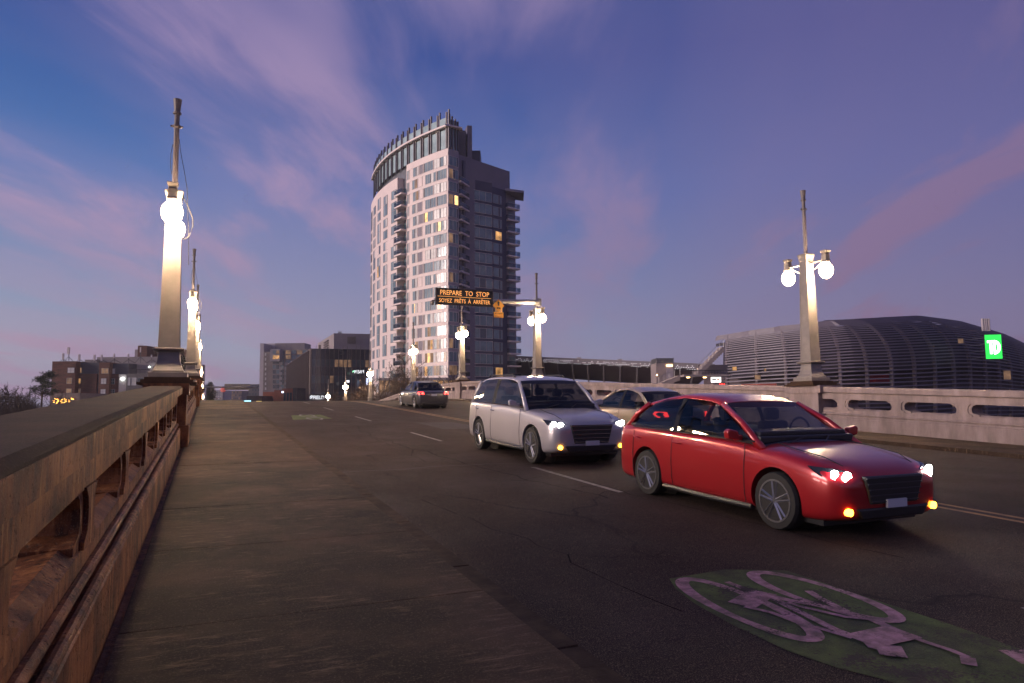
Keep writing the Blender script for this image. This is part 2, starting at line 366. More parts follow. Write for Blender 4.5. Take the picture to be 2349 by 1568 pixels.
swb = sheet('sidewalk', -.56, 2.02, -.045, conc, thick=.1)
slab_m = MB(); slab_m.box(-1.24, 1.24, 0, 2.24, -.05, 0); slab_me = slab_m.mesh('paving_slab', walk)
yy = -3.75
while yy < 61:
    o = inst('paving_slab', slab_me, swb, (.755, yy, zr(yy)+random.uniform(-.002, .002)))
    a = math.atan2(zr(yy+2.24)-zr(yy), 2.24); o.rotation_euler = (a, 0, random.uniform(-.0008, .0008)); yy += 2.252
ys = [61.2+2.2*i for i in range(40)]
sheet('paving_slab', -.48, 1.99, 0.0, walk, ys, kind=None, parent=swb, thick=.04)
kerb_mat = M('kerb_stone', (.060, .040, .029), .9, spec=.15, var=.4, vs=5, bump=.6, bs=30, grime=.6)
kb = MB(); kb.box(0, .15, 0, 1.97, -.16, 0); kme = kb.mesh('kerb_stone', kerb_mat)
y0 = -4
while y0 < 58:
    o = inst('kerb_stone', kme, swb, (1.998+random.uniform(-.002, .002), y0, zr(y0)-.004)); o.rotation_euler = (math.atan2(zr(y0+2)-zr(y0), 2), 0, 0); y0 += 2
sheet('kerb_stone', 2.0, 2.15, -.004, kerb_mat, [58.1+3*i for i in range(30)], kind=None, parent=swb, thick=.16)
sheet('far_sidewalk', 16.68, 19.1, 0, walk, thick=.14)

# bicycle emblem on its green patch: traced to the road and set down at its true size
green = M('green_bike_paint', (.060, .095, .018), .85, var=.5, vs=5, bump=.6, bs=60, grime=.95, gcol=(.025, .022, .016), speck=.25, chips=.9)
pinkw = M('bike_emblem_paint', (.42, .22, .27), .8, var=.35, vs=14, bump=.5, bs=60, grime=.95, gcol=(.06, .05, .03), chips=1.0)
ZM = -.10
def gp(x, y, dz=0): X, Y = ground(1468.2+x*.375, 1254+y*.375, ZM); return (X, Y, zr(Y)+ZM+dz)
pt = [gp(*p, dz=.004) for p in ((180, 200), (520, 143), (900, 150), (1230, 262), (1900, 480), (2349, 640), (3000, 880), (3300, 1300), (2500, 1150), (1800, 920), (1480, 815), (1200, 745), (900, 640), (560, 480), (330, 350), (215, 260))]
bp = MB(); bp.add(pt, [tuple(range(len(pt)))]); patch = bp.build('green_patch', green, road, fix=False)
def fat_line(mb, pts, w, dz=.008, closed=False, asp=1.0):
    P = [Vector(p) for p in pts]; n = len(P); L = []; R_ = []
    for i, p in enumerate(P):
        a = P[(i-1) % n] if closed else P[max(i-1, 0)]; b = P[(i+1) % n] if closed else P[min(i+1, n-1)]
        d = (b-a); d.z = 0; d.normalize(); nn = Vector((-d.y, d.x, 0)); ww = w[i] if isinstance(w, (list, tuple)) else w
        L.append(p+nn*ww/2); R_.append(p-nn*ww/2)
    q = n if closed else n-1
    for i in range(q):
        j = (i+1) % n
        mb.add([(v.x, v.y, zr(v.y)+ZM+dz) for v in (L[i], L[j], R_[j], R_[i])], [(0, 1, 2, 3)])
em = MB()
def ell(c0, c1, c2, c3):     # far tip, near tip, right edge, left edge
    a = Vector(gp(*c0)); b = Vector(gp(*c1)); c = (a+b)/2; ax = (b-a)/2
    r = Vector(gp(*c2)); l = Vector(gp(*c3)); bx = (r-l)/2; c = (a+b+r+l)/4
    return [c+ax*cos(t)+bx*sin(t) for t in [2*pi*k/48 for k in range(48)]]
w1 = ell((265, 222), (1085, 555), (620, 290), (600, 445)); w2 = ell((690, 165), (1545, 450), (1200, 265), (1010, 335))
fat_line(em, w1, [.070 + .045*abs(cos(2*pi*k/48)) for k in range(48)], closed=True)
fat_line(em, w2, [.070 + .045*abs(cos(2*pi*k/48)) for k in range(48)], closed=True, dz=.0084)
for k, (pl, w) in enumerate([([(530, 222), (640, 265), (740, 300)], .06), ([(620, 365), (680, 330), (755, 285)], .22), ([(730, 325), (860, 390), (1000, 470)], .05),
              ([(640, 375), (800, 410), (970, 475)], .05), ([(760, 300), (900, 335), (1100, 370), (1400, 445), (1560, 520)], .08),
              ([(780, 310), (1000, 420), (1200, 520), (1390, 590)], .07), ([(900, 350), (1020, 385), (1260, 440), (1420, 455)], .05),
              ([(1030, 280), (1110, 330), (1280, 415), (1400, 450)], .07), ([(1070, 500), (1180, 535), (1300, 570)], .05),
              ([(1350, 590), (1480, 560), (1620, 530)], .26), ([(1600, 540), (1760, 600), (1900, 645), (2010, 690)], .05), ([(1960, 705), (2060, 722)], .14),
              ([(1380, 590), (1450, 620), (1540, 655)], [.05, .16, .05]), ([(1450, 640), (1620, 660)], .2)]):
    fat_line(em, [gp(*p) for p in pl], w, dz=.0088+.0004*k)
em.build('bike_emblem', pinkw, road, fix=False)
ch = MB(); fat_line(ch, [gp(2290, 640), gp(2349, 670), gp(2450, 730)], .22); ch.build('chevron_marking', pinkw, road, fix=False)
# the same emblem again far up the lane
fp = [ground(px, py, ZM) for px, py in ((668, 954), (735, 952), (762, 961), (672, 964))]
q = MB(); q.add([(x, y, zr(y)+ZM+.006) for x, y in fp], [(0, 1, 2, 3)]); q.build('green_patch', M('far_green_paint', (.085, .12, .02), .85, var=.4, vs=3), road, fix=False)
q = MB(); cx = sum(p[0] for p in fp)/4; cy = sum(p[1] for p in fp)/4
fat_line(q, [Vector((cx+.05+.28*cos(a), cy-1.2+.9*sin(a), 0)) for a in [2*pi*k/20 for k in range(20)]], .09, dz=.010, closed=True)
fat_line(q, [Vector((cx+.05+.28*cos(a), cy+1.2+.9*sin(a), 0)) for a in [2*pi*k/20 for k in range(20)]], .09, dz=.010, closed=True)
fat_line(q, [Vector((cx-.2, cy-1.2, 0)), Vector((cx+.3, cy, 0)), Vector((cx, cy+1.2, 0))], .08, dz=.011)
q.build('bike_emblem', LW, road, fix=False)

# ------------------------------------------------------------------ parapets
LAMP_Y = [18.6, 41.0, 55.7, 71.0, 92.0, 110.0, 127.0]
def parapet(xi, xo, mat, top, label):
    """xi: X of the face towards the road, xo: outer face"""
    s = 1 if xi > xo else -1
    root = empty('bridge_parapet', (xi, 0, 0), label=label, cat='parapet')
    ysp = [-8, -4, 0, 4, 8, 12, 16, 20, 24, 28, 32, 36, 40, 45] + [47+2*i for i in range(16)] + [80+6*i for i in range(11)]
    def sweep(name, sec, m, bev=0, smooth=False, y0=-8, y1=150):
        b = MB(); rings = []
        for y in [q for q in ysp if y0 <= q <= y1]: rings.append([(-s*dx, y, zr(y)+h) for dx, h in sec])
        b.loft(rings); o = b.build(name, m, root, bevel=bev); return o
    w = abs(xi-xo)
    def rnd(cx, cz, r): return [(cx+r*cos(a), cz+r*sin(a)) for a in [2*pi*k/10 for k in range(10)]]
    sweep('base_course', [(0, -.05), (w, -.05), (w, .40), (.03, .40), (0, .37)], mat)
    sweep('moulding', rnd(.035, .405, .032), mat); sweep('moulding', rnd(.075, .50, .036), mat)
    sweep('lower_wall', [(.09, .38), (w-.09, .38), (w-.09, .62), (w-.16, .66), (.17, .70), (.09, .64)], mat)
    sweep('frieze', [(.085, .985), (w-.085, .985), (w-.085, 1.19), (.085, 1.19)], mat)
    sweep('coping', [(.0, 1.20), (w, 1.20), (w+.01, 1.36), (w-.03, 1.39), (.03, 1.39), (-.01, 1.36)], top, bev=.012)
    sweep('coping_face', [(-.016, 1.215), (0, 1.215), (0, 1.345), (-.016, 1.345)], mat)
    # balusters: waisted piers with splayed head and foot
    prof = [(-.42, .64), (-.42, .685), (-.24, .735), (-.215, .80), (-.215, .86), (-.26, .93), (-.40, .99), (.40, .99), (.26, .93), (.215, .86), (.215, .80), (.24, .735), (.42, .685), (.42, .64)]
    b = MB(); b.loft([[(-s*dx, y, z) for y, z in prof] for dx in (.10, w-.10)]); b.loft([[(-s*dx, y*.55, z) for y, z in prof if abs(y) < .9] for dx in (.072, .10)])
    me = b.mesh('baluster', mat)
    piers = [ly for ly in LAMP_Y]
    y = -5.2; 
    while y < 133:
        if min(abs(y-p) for p in piers) > 1.0:
            o = inst('baluster', me, root, (0, y, zr(y))); 
        y += 2.03
    pb = MB()
    pb.box(s*.16, -s*(w+.14), -.78, .78, -.05, .46); pb.box(s*.10, -s*(w+.10), -.66, .66, .46, 1.19); pb.box(s*.15, -s*(w+.15), -.80, .80, 1.16, 1.415)
    pm = pb.mesh('pilaster', mat)
    for p in piers:
        inst('pilaster', pm, root, (0, p, zr(p)))
    return root
parapet(-.55, -1.20, conc, conc_top, 'brown weathered concrete parapet with broad flat coping along the left sidewalk')
parapet(19.08, 19.73, conc_far, conc_far, 'pale concrete parapet across the road in front of the arena and the stadium')
# step stones under the lamps are part of each lamp
plinth_me = MB(); plinth_me.box(-.62, .62, -.66, .66, 0, .055); plinth_me.box(-.55, .55, -.58, .58, .055, .115); plinth_me.box(-.48, .48, -.50, .50, .115, .17)
plinth_me = plinth_me.mesh('plinth', conc_top)

def make_lamp():
    r = empty('street_lamp', (0, 0, 0))
    pb = MB(); 
    inst('plinth', plinth_me, r)
    b = MB(); b.box(-.42, .42, -.42, .42, .17, .29)
    b.sq([(.345, .29), (.34, .33), (.29, .42), (.25, .55), (.235, .68), (.232, .78)])
    b.sq([(.25, .775), (.32, .80), (.335, .83), (.335, .85), (.25, .87)]); b.build('base', lamp_paint, r, bevel=.012)
    b = MB(); b.sq([(.225, .86), (.150, 4.45)]); b.sq([(.17, 4.43), (.17, 4.50), (.19, 4.58), (.20, 4.62), (.20, 4.66), (.11, 4.70)]); 
    # raised corner fillets on the four edges
    for sx in (-1, 1):
        for sy in (-1, 1):
            b.loft([[(sx*(.222+a), sy*(.222+c), .87) for a, c in ((-.035, -.035), (.012, -.035), (.012, .012), (-.035, .012))], [(sx*(.148+a), sy*(.148+c), 4.42) for a, c in ((-.03, -.03), (.01, -.03), (.01, .01), (-.03, .01))]])
    b.build('shaft', lamp_paint, r)
    b = MB(); b.lathe([(.068, 4.68), (.060, 6.55), (.060, 6.60)], 12)
    for z in (5.15, 5.8): b.lathe([(.072, z), (.072, z+.02)], 12)
    b.lathe([(.075, 6.28), (.10, 6.29), (.10, 6.33), (.075, 6.34)], 12); b.lathe([(.06, 6.6), (.095, 6.62), (.095, 6.66), (.068, 6.68), (.095, 6.95), (.10, 6.99), (.05, 6.99)], 12)
    b.box(-.14, .14, -.02, .02, 6.29, 6.33); b.build('pole', pole_paint, r, smooth=False)
    b = MB(); b.tube([(0, -.88, 4.33), (0, .88, 4.33)], .035, 8)
    for s in (-1, 1):
        b.tube([(0, s*.15, 4.0), (0, s*.45, 4.12), (0, s*.75, 4.30)], .02, 6)
    b.build('crossarm', lamp_paint, r)
    for s in (-1, 1):
        b = MB(); b.sq([(.10, 4.20), (.11, 4.26), (.095, 4.30), (.095, 4.50), (.075, 4.52), (.12, 4.62), (.12, 4.64)], c=(0, s*.86, 0)); b.build('lamp_cap', lamp_paint, r)
        b = MB(); b.lathe([(.02, 3.66), (.13, 3.70), (.21, 3.80), (.245, 3.95), (.22, 4.08), (.15, 4.17), (.09, 4.21)], 20, c=(0, s*.86, 0)); b.build('globe', globe_m, r, smooth=True)
    return r
lamp0 = make_lamp()
seqL = ['nearest lit street lamp on the left parapet, tallest in view, a cable looping beside it',
        'second lit street lamp from the front along the left parapet', 'third lit street lamp from the front along the left parapet',
        'fourth lit street lamp along the left parapet, small against the low sky', 'fifth lit street lamp along the left parapet, only head and pole above the crest',
        'sixth lit street lamp along the left parapet, just above the leafy tree', 'farthest lit street lamp of the left row, its globes level with the coping']
seqR = ['nearest street lamp of the right parapet, standing in front of the slatted arena', 'street lamp of the right parapet that also carries the overhead stop sign',
        'street lamp in front of the shaded right side of the tall tower', 'street lamp in front of the pale tower beside the bare tree',
        'street lamp in front of the left edge of the tall tower and the dark office', 'street lamp in front of the dark glass office, second smallest of the right row',
        'smallest street lamp of the right row, next to the lit white word sign']
lamps = {}
for side_, seq, X in (('L', seqL, -.87), ('R', seqR, 19.4)):
    for i, y in enumerate(LAMP_Y):
        o = lamp0 if (side_ == 'L' and i == 0) else copy_tree(lamp0)
        o.location = (X, y, zr(y)+1.40); tag(o, seq[i], 'street lamp', 'street lamps with paired globes on the bridge parapets'); lamps[side_, i] = o
for k in (0, 1):      # loose cables hang from the first two lamps of the left row
    r = lamps['L', k]
    b = MB()
    b.tube([(.065, 0, 6.0), (.10, 0, 5.7), (.20, 0, 5.2), (.27, -.05, 4.8), (.30, 0, 4.3), (.34, 0, 3.6), (.36, 0, 2.9)], .007, 4)
    b.tube([(.07, 0, 4.72), (.16, 0, 4.62), (.30, -.05, 4.35), (.42, -.08, 4.05), (.43, -.08, 3.85), (.35, -.05, 3.6), (.25, -.05, 3.52), (.17, 0, 3.55)], .012, 5)
    b.tube([(-.07, -.02, 5.85), (-.11, -.02, 5.6), (-.11, -.02, 5.3), (-.075, -.02, 5.1)], .007, 4)
    b.build('cable', black_m, r)

# ------------------------------------------------------------------ text
def text_mesh(body, mat, size, parent, loc, rot, name='lettering', align='LEFT', sx=1.0, extrude=.004, bold=0.0, spacing=1.0):
    cu = bpy.data.curves.new(name, 'FONT'); cu.body = body; cu.size = size; cu.extrude = extrude; cu.align_x = align; cu.offset = bold; cu.space_character = spacing
    cu.resolution_u = 3
    tmp = bpy.data.objects.new('t', cu); COL.objects.link(tmp); bpy.context.view_layer.update()
    me = bpy.data.meshes.new_from_object(tmp.evaluated_get(bpy.context.evaluated_depsgraph_get())); bpy.data.objects.remove(tmp)
    me.materials.clear(); me.materials.append(mat)
    o = bpy.data.objects.new(name, me); COL.objects.link(o); o.parent = parent; o.location = loc; o.rotation_euler = rot; o.scale = (sx, 1, 1); return o

# overhead stop sign on its arm, from the second lamp of the right row
GY = 41.0; gz = zr(GY)
amber = M('amber_sign_text', (.8, .35, .08), .5, var=0, emit=(1, .42, .12), es=1.1)
signblack = M('sign_black', (.018, .015, .014), .55, var=0)
og = M('orange_sign', (.62, .25, .02), .5, var=.1, emit=(1, .38, .04), es=.12)
sr = empty('overhead_sign', (19.4, GY-.35, gz), label='dark overhead sign reading PREPARE TO STOP on a steel arm over the road', cat='road sign')
b = MB(); b.tube([(0, 0, 6.45), (-2.2, 0, 6.38), (-7.0, 0, 6.25)], [.16, .14, .10], 8); b.box(-.2, .2, .05, .35, 6.2, 6.7); b.build('arm', steel, sr)
b = MB(); b.box(-6.93, -3.32, -.22, -.06, 5.98, 6.93); b.build('sign_panel', signblack, sr, bevel=.02)
b = MB(); b.box(-6.93, -3.32, -.26, -.20, 6.93, 6.97); b.box(-6.93, -3.32, -.26, -.20, 5.94, 5.98); b.box(-6.97, -6.93, -.26, -.06, 5.94, 6.97); b.box(-3.32, -3.28, -.26, -.06, 5.94, 6.97); b.build('sign_frame', dark_steel, sr)
text_mesh('PREPARE  TO  STOP', amber, .42, sr, (-5.12, -.235, 6.56), (pi/2, 0, 0), align='CENTER', sx=.86)
text_mesh('SOYEZ  PRÊTS  À  ARRÊTER', amber, .34, sr, (-5.12, -.235, 6.10), (pi/2, 0, 0), align='CENTER', sx=.80)
b = MB(); b.box(-6.85, -3.40, -.235, -.222, 6.455, 6.475); b.build('divider', amber, sr)
b = MB(); d = .40; c = (-2.86, 6.08)
b.loft([[(c[0]+x*d, yv, c[1]+z*d) for x, z in ((0, -1), (1, 0), (0, 1), (-1, 0))] for yv in (-.14, -.12)]); b.build('warning_diamond', og, sr)
b = MB(); b.loft([[(c[0]+x, yv, c[1]+z) for x, z in ((-.05, -.02), (.05, -.02), (.05, .14), (.10, .14), (0, .27), (-.10, .14), (-.05, .14))] for yv in (-.150, -.142)])
b.box(c[0]-.12, c[0]+.12, -.150, -.142, c[1]-.20, c[1]-.12); b.tube([(c[0]-.09, -.146, c[1]-.22), (c[0]-.09, -.144, c[1]-.20)], .03, 8); b.tube([(c[0]+.09, -.146, c[1]-.22), (c[0]+.09, -.144, c[1]-.20)], .03, 8); b.build('diamond_symbol', signblack, sr)
b = MB(); b.box(-3.17, -2.53, -.14, -.12, 5.32, 5.66); b.box(-2.95, -2.93, -.115, -.10, 5.3, 6.3); b.box(-2.77, -2.75, -.115, -.10, 5.3, 6.3); b.build('tab_plate', og, sr)
text_mesh('BICYCLE PRIORITY', signblack, .085, sr, (-2.85, -.146, 5.54), (pi/2, 0, 0), align='CENTER', sx=.74)
text_mesh('PRIORITÉ AUX CYCLISTES', signblack, .075, sr, (-2.85, -.146, 5.39), (pi/2, 0, 0), align='CENTER', sx=.62)
b = MB(); b.lathe([(.02, 5.92), (.09, 5.95), (.11, 6.03), (.11, 6.16), (.03, 6.2)], 12, c=(-7.12, 0, 0)); b.box(-7.15, -6.95, -.03, .03, 6.18, 6.24); b.build('camera_dome', lamp_paint, sr)

# a second overhead sign beyond the crest, seen from behind
gy = 108.0; z0 = zr(gy)
sr2 = empty('overhead_sign', (-.87, gy, z0), label='plain grey back of an overhead sign on a long arm beyond the crest', cat='road sign')
b = MB(); b.tube([(0, 0, 5.15), (7.3, 0, 5.15)], .12, 6); b.box(-.14, .14, -.14, .14, 1.4, 5.3); b.build('arm', steel, sr2)
b = MB(); b.box(3.0, 6.4, .1, .25, 4.75, 5.6); b.build('sign_panel', M('sign_back', (.10, .10, .11), .5), sr2)
b = MB(); b.box(1.1, 1.35, -.1, .1, 4.5, 5.5, 0); b.build('signal_head', dark_steel, sr2)

# ------------------------------------------------------------------ windows for buildings
def G_(name, col, rough, refl=.5): return M(name, col, rough, var=.25, vs=.35, spec=refl)
gl_blue = G_('window_glass_blue', (.24, .31, .35), .07, 1.0)
gl_curt = G_('window_glass_curtained', (.62, .60, .58), .25, .7)
gl_dark = G_('window_glass_dark', (.035, .055, .07), .05, 1.0)
gl_teal = G_('window_glass_shaded', (.13, .20, .23), .12, .9)
gl_warm = lit_glass('window_lit_warm', (1, .50, .16), 1.3)
gl_dim = lit_glass('window_lit_dim', (1, .55, .28), .38)
gl_bright = lit_glass('window_lit_bright', (1, .60, .22), 3.0)
gl_xmas = lit_glass('window_christmas_lights', (1, .45, .08), 2.6, 3.5)
fr_white = M('frame_white', (.62, .56, .55), .5, var=.05)
fr_dark = M('frame_dark', (.07, .065, .075), .5, var=.05)
fr_grey = M('frame_grey', (.26, .24, .26), .5, var=.05)
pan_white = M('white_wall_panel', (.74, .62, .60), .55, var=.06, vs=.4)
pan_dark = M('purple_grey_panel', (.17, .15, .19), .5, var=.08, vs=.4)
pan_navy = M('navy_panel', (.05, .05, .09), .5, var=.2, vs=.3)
WM = {}
def wmesh(w, h, panes, rows, fm, gm, kindw='window'):
    """panes: list of (relative width, glass material). local x along the wall, -y outward, z up"""
    key = (round(w, 2), round(h, 2), tuple((a, g_.name) for a, g_ in panes), rows, fm.name)
    if key in WM: return WM[key]
    b = MB(); t = min(.07, w*.06); tot = sum(a for a, _ in panes); mats = [fm]; x = 0
    b.box(0, w, -.07, .03, 0, t); b.box(0, w, -.07, .03, h-t, h); b.box(0, t, -.07, .03, t, h-t); b.box(w-t, w, -.07, .03, t, h-t)
    for i, (a, g_) in enumerate(panes):
        x1 = x + a/tot*w
        if g_ not in mats: mats.append(g_)
        k = mats.index(g_)
        b.add([(x+t*.4, -.02, t*.6), (x1-t*.4, -.02, t*.6), (x1-t*.4, -.02, h-t*.6), (x+t*.4, -.02, h-t*.6)], [(0, 1, 2, 3)], k)
        if i: b.box(x-t*.4, x+t*.4, -.065, .0, t, h-t)
        x = x1
    for r in range(1, rows): b.box(t, w-t, -.06, .0, h*r/rows-t*.3, h*r/rows+t*.3)
    WM[key] = b.mesh(kindw, mats, fix=False); return WM[key]

class Bld:
    """a building in the camera's ground frame: x right, y away, z up"""
    def __init__(s, name, px, D, label, cat='building', group=None):
        p = LC(px, 920, D); s.o = Vector((p.x, D, -6.5))
        s.root = empty(name, toworld(s.o), -TH, label=label, cat=cat, group=group)
    def l(s, px, py, D): return LC(px, py, D)-s.o
    def mass(s, name, px0, px1, pt_, D, dep, mat, pb=None, D1=None, bev=0):
        """front from px0 to px1 (depths D..D1), top at pt_ at px0, down to ground or pb"""
        D1 = D1 or D; a = s.l(px0, pt_, D); c = s.l(px1, pt_, D1); z1 = a.z; z0 = 0 if pb is None else s.l(px0, pb, D).z
        n = Vector((-(c.y-a.y), c.x-a.x)); n.normalize()
        b = MB(); b.prism([(a.x, a.y), (c.x, c.y), (c.x+n.x*dep, c.y+n.y*dep), (a.x+n.x*dep, a.y+n.y*dep)], z0, z1)
        return b.build(name, mat, s.root, bevel=bev)
    def rect(s, name, px0, px1, py0, py1, D, t, mat, mesh=None):
        a = s.l(px0, py0, D); c = s.l(px1, py1, D)
        b = MB(); b.box(a.x, c.x, -t+a.y, a.y+.05, c.z, a.z); return b.build(name, mat, s.root)
    def win(s, px0, px1, py0, py1, D, panes, rows=1, fm=None, off=.02):
        a = s.l(px0, py0, D); c = s.l(px1, py1, D)
        me = wmesh(round(c.x-a.x, 1), round(a.z-c.z, 1), panes, rows, fm or fr_dark, None)
        return inst('window', me, s.root, (a.x, a.y-off, c.z))

# ------------------------------------------------------------------ the tall curved tower
TW = Bld('apartment_tower', 1028, 157, 'tall curved white apartment tower with glazed fin screen at its top')
def tl(px, py, D): return TW.l(px, py, D)
C0 = tl(1028, 340, 157); FLH = 3.0; NF = 20
ztop = C0.z
P0 = Vector((C0.x, C0.y)); P2p = tl(856, 400, 196); P2 = Vector((P2p.x, P2p.y)); Pm = (P0+P2)/2 + Vector((-.86, -.5))*7.5
def bez(t): return P0*(1-t)**2 + Pm*2*t*(1-t) + P2*t*t
# arc-length table
TT = [i/200 for i in range(201)]; PP = [bez(t) for t in TT]; AL = [0]
for i in range(200): AL.append(AL[-1]+(PP[i+1]-PP[i]).length)
LT = AL[-1]
def at_s(s_):
    s_ = max(0, min(LT-1e-4, s_))
    for i in range(200):
        if AL[i+1] >= s_:
            f = (s_-AL[i])/(AL[i+1]-AL[i]); p = PP[i].lerp(PP[i+1], f); t = (PP[i+1]-PP[i]).normalized(); return p, t
def curve_wall(name, s0, s1, z0, z1, off, dep, mat, n=14):
    """strip along the curve; off = proud of the face, dep = thickness"""
    b = MB(); rings = []
    for i in range(n+1):
        p, t = at_s(s0+(s1-s0)*i/n); nn = Vector((-t.y, t.x)); nn = nn if nn.dot(Vector((-.86, -.5))) > 0 else -nn
        a = p+nn*off; c = p-nn*(dep-off)
        rings.append([(a.x, a.y, z0), (c.x, c.y, z0), (c.x, c.y, z1), (a.x, a.y, z1)])
    b.loft(rings); return b.build(name, mat, TW.root)
def curve_put(mesh, s_end, w, z, off, name='window'):
    """place a mesh whose local x runs from the far end towards the corner"""
    p1, _ = at_s(s_end+w); p0, _ = at_s(s_end); d = (p0-p1).normalized(); n = Vector((d.y, -d.x))
    return inst(name, mesh, TW.root, (p1.x+n.x*off, p1.y+n.y*off, z), atan2(d.y, d.x), (((p0-p1).length)/w, 1, 1))
# where on the curve do the photograph's verticals fall
def s_of_px(px):
    best = None
    for i in range(0, 201):
        q = PP[i]+Vector((TW.o.x, TW.o.y)); x = CXP+FPX*q.x/q.y
        if best is None or abs(x-px) < best[0]: best = (abs(x-px), AL[i])
    return best[1]
sA, sB, sE = s_of_px(930), s_of_px(913), LT
curve_wall('main_wall', 0, sA, 0, ztop, 0, 3.0, pan_white, 24)
curve_wall('main_wall', sB, sE, 0, ztop-2.2, .5, 3.0, pan_white, 16)
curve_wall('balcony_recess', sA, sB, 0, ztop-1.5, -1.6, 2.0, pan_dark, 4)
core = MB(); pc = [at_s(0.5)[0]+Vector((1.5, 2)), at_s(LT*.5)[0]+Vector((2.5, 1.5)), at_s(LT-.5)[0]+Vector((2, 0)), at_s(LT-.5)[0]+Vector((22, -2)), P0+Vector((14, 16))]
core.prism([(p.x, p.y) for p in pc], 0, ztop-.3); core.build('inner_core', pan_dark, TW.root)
rw = random.Random(3)
def pane_set(kind):
    G1 = gl_curt if rw.random() < .45 else gl_blue
    if kind == 'A': return [(1, G1), (1, G1), (.35, gl_dark), (1, rw.choice([gl_blue, gl_curt])), (1, G1)]
    if kind == 'B': return [(.4, gl_dark), (1, G1), (.9, gl_blue), (.9, G1)]
    if kind == 'C': return [(1, gl_blue), (.35, gl_dark), (.8, gl_curt)]
    return [(1, G1)]
nvar = {}
for f in range(NF):
    z = ztop - 1.35 - (f+1)*FLH + .42
    lvl = f % 4
    s_ = .45; end = sA-.4; seq = [('A', 4.3), ('B', 3.5), ('P', 1.5), ('C', 2.4), ('W', 1.1), ('C', 2.1), ('P', 1.0), ('C', 2.3)] if f % 2 == 0 else [('B', 3.3), ('A', 3.9), ('W', .7), ('P', 1.7), ('C', 2.2), ('W', .9), ('B', 2.8), ('W', .7), ('C', 1.9)]
    for kd, w in seq:
        if s_+w > end: w = end-s_
        if w < .6: break
        if kd != 'W':
            if kd == 'P':
                mt = pan_dark if rw.random() < .75 else pan_white; me = wmesh(round(w, 1), 2.3, [(1, mt)], 1, fr_white, None)
            else:
                ps = pane_set(kd)
                r_ = rw.random()
                if r_ < .05: ps = [(a, gl_bright if i == 1 else g_) for i, (a, g_) in enumerate(ps)]
                elif r_ < .16: ps = [(a, gl_dim if i in (1, 2) else g_) for i, (a, g_) in enumerate(ps)]
                if f > 13: ps = [(a, (gl_warm if rw.random() < .3 else gl_dim) if rw.random() < .42 else g_) for a, g_ in ps]
                me = wmesh(round(w, 1), 2.3, ps, 1, fr_white, None)
            curve_put(me, s_, round(w, 1), z, .03)
        s_ += w+.25
    curve_wall('cladding_band', 0, sA, z+2.32, z+2.32+.62, .06, .2, pan_white, 16)
    # framed block on the left with one and two storey windows
    zl = z-.3
    if f >= 1:
        L2 = sE-sB; nb = 5; bw = L2/nb
        for k in range(nb):
            tall = (k+f) % 3 == 0; wide = (f % 5 == 0)
            if wide and k % 2 == 1: continue
            w = bw*(1.5 if wide and k % 2 == 0 and k < nb-1 else .52); hh = 2.2
            if tall and not wide: hh = 3.0
            ps = [(1, gl_blue), (.9, gl_curt if rw.random() < .5 else gl_teal)] + ([(1, gl_blue), (.6, gl_dark)] if wide else [])
            if rw.random() < .05: ps[0] = (1, gl_warm)
            me = wmesh(round(w, 1), hh, ps, 1, fr_grey, None)
            curve_put(me, sB+.5+k*bw, round(w, 1), zl, .54)
# balconies of the slot
def balcony_mesh(w, dep):
    b = MB(); b.box(0, w, -dep, .6, -.35, 0, 0); b.box(.03, w-.03, -dep, -dep+.04, .08, 1.05, 1); b.box(0, .04, -dep, .5, .08, 1.05, 1); b.box(w-.04, w, -dep, .5, .08, 1.05, 1)
    b.box(0, w, -dep-.02, -dep+.06, 1.05, 1.12, 2); b.box(.25, w-.25, 1.30, 1.34, .05, 2.3, 3)
    return b.mesh('balcony', [pan_white, thin_glass('balcony_glass', (.55, .62, .68)), fr_grey, gl_teal])
wslot = (sB-sA)-.1; bme = balcony_mesh(wslot, 1.3)
for f in range(1, NF): curve_put(bme, sA+.05, wslot, ztop-1.35-(f+1)*FLH+.35, .1, 'balcony')
# shaded right side: p0 corner, going right and away
Q1 = tl(1052, 340, 159.2); Q2 = tl(1072, 340, 163.5); Q3 = tl(1083, 340, 163.8); Q4 = tl(1128, 340, 167); Q5 = tl(1160, 340, 170.5); Q6 = tl(1186, 340, 173)
def v2(p): return Vector((p.x, p.y))
def side_wall(name, a, c, ztop_, mat, dep=8):
    a, c = v2(a), v2(c); d = (c-a).normalized(); n = Vector((-d.y, d.x)); b = MB()
    b.prism([(a.x, a.y), (c.x, c.y), (c.x+n.x*dep, c.y+n.y*dep), (a.x+n.x*dep, a.y+n.y*dep)], 0, ztop_); return b.build(name, mat, TW.root)
def side_put(me, a, c, u, z, off=.03, name='window'):
    a, c = v2(a), v2(c); d = (c-a).normalized(); n = Vector((d.y, -d.x)); p = a+d*u
    return inst(name, me, TW.root, (p.x+n.x*off, p.y+n.y*off, z), atan2(d.y, d.x))
zs4 = tl(1128, 421, 167).z; zs5 = tl(1160, 438, 170.5).z; zs6 = tl(1186, 447, 173).z; zs2 = ztop+.3
shade_white = M('shaded_white_panel', (.29, .26, .31), .55, var=.08, vs=.4)  # white cladding with the shade of the sunless side put into its colour
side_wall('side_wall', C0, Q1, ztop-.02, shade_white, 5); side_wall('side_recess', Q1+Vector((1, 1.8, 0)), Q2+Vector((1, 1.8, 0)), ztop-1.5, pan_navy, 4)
side_wall('pier_wall', Q2, Q3, tl(1078, 289, 163.8).z, pan_dark, 6); side_wall('side_wall', Q3, Q4, zs4, pan_navy, 8)
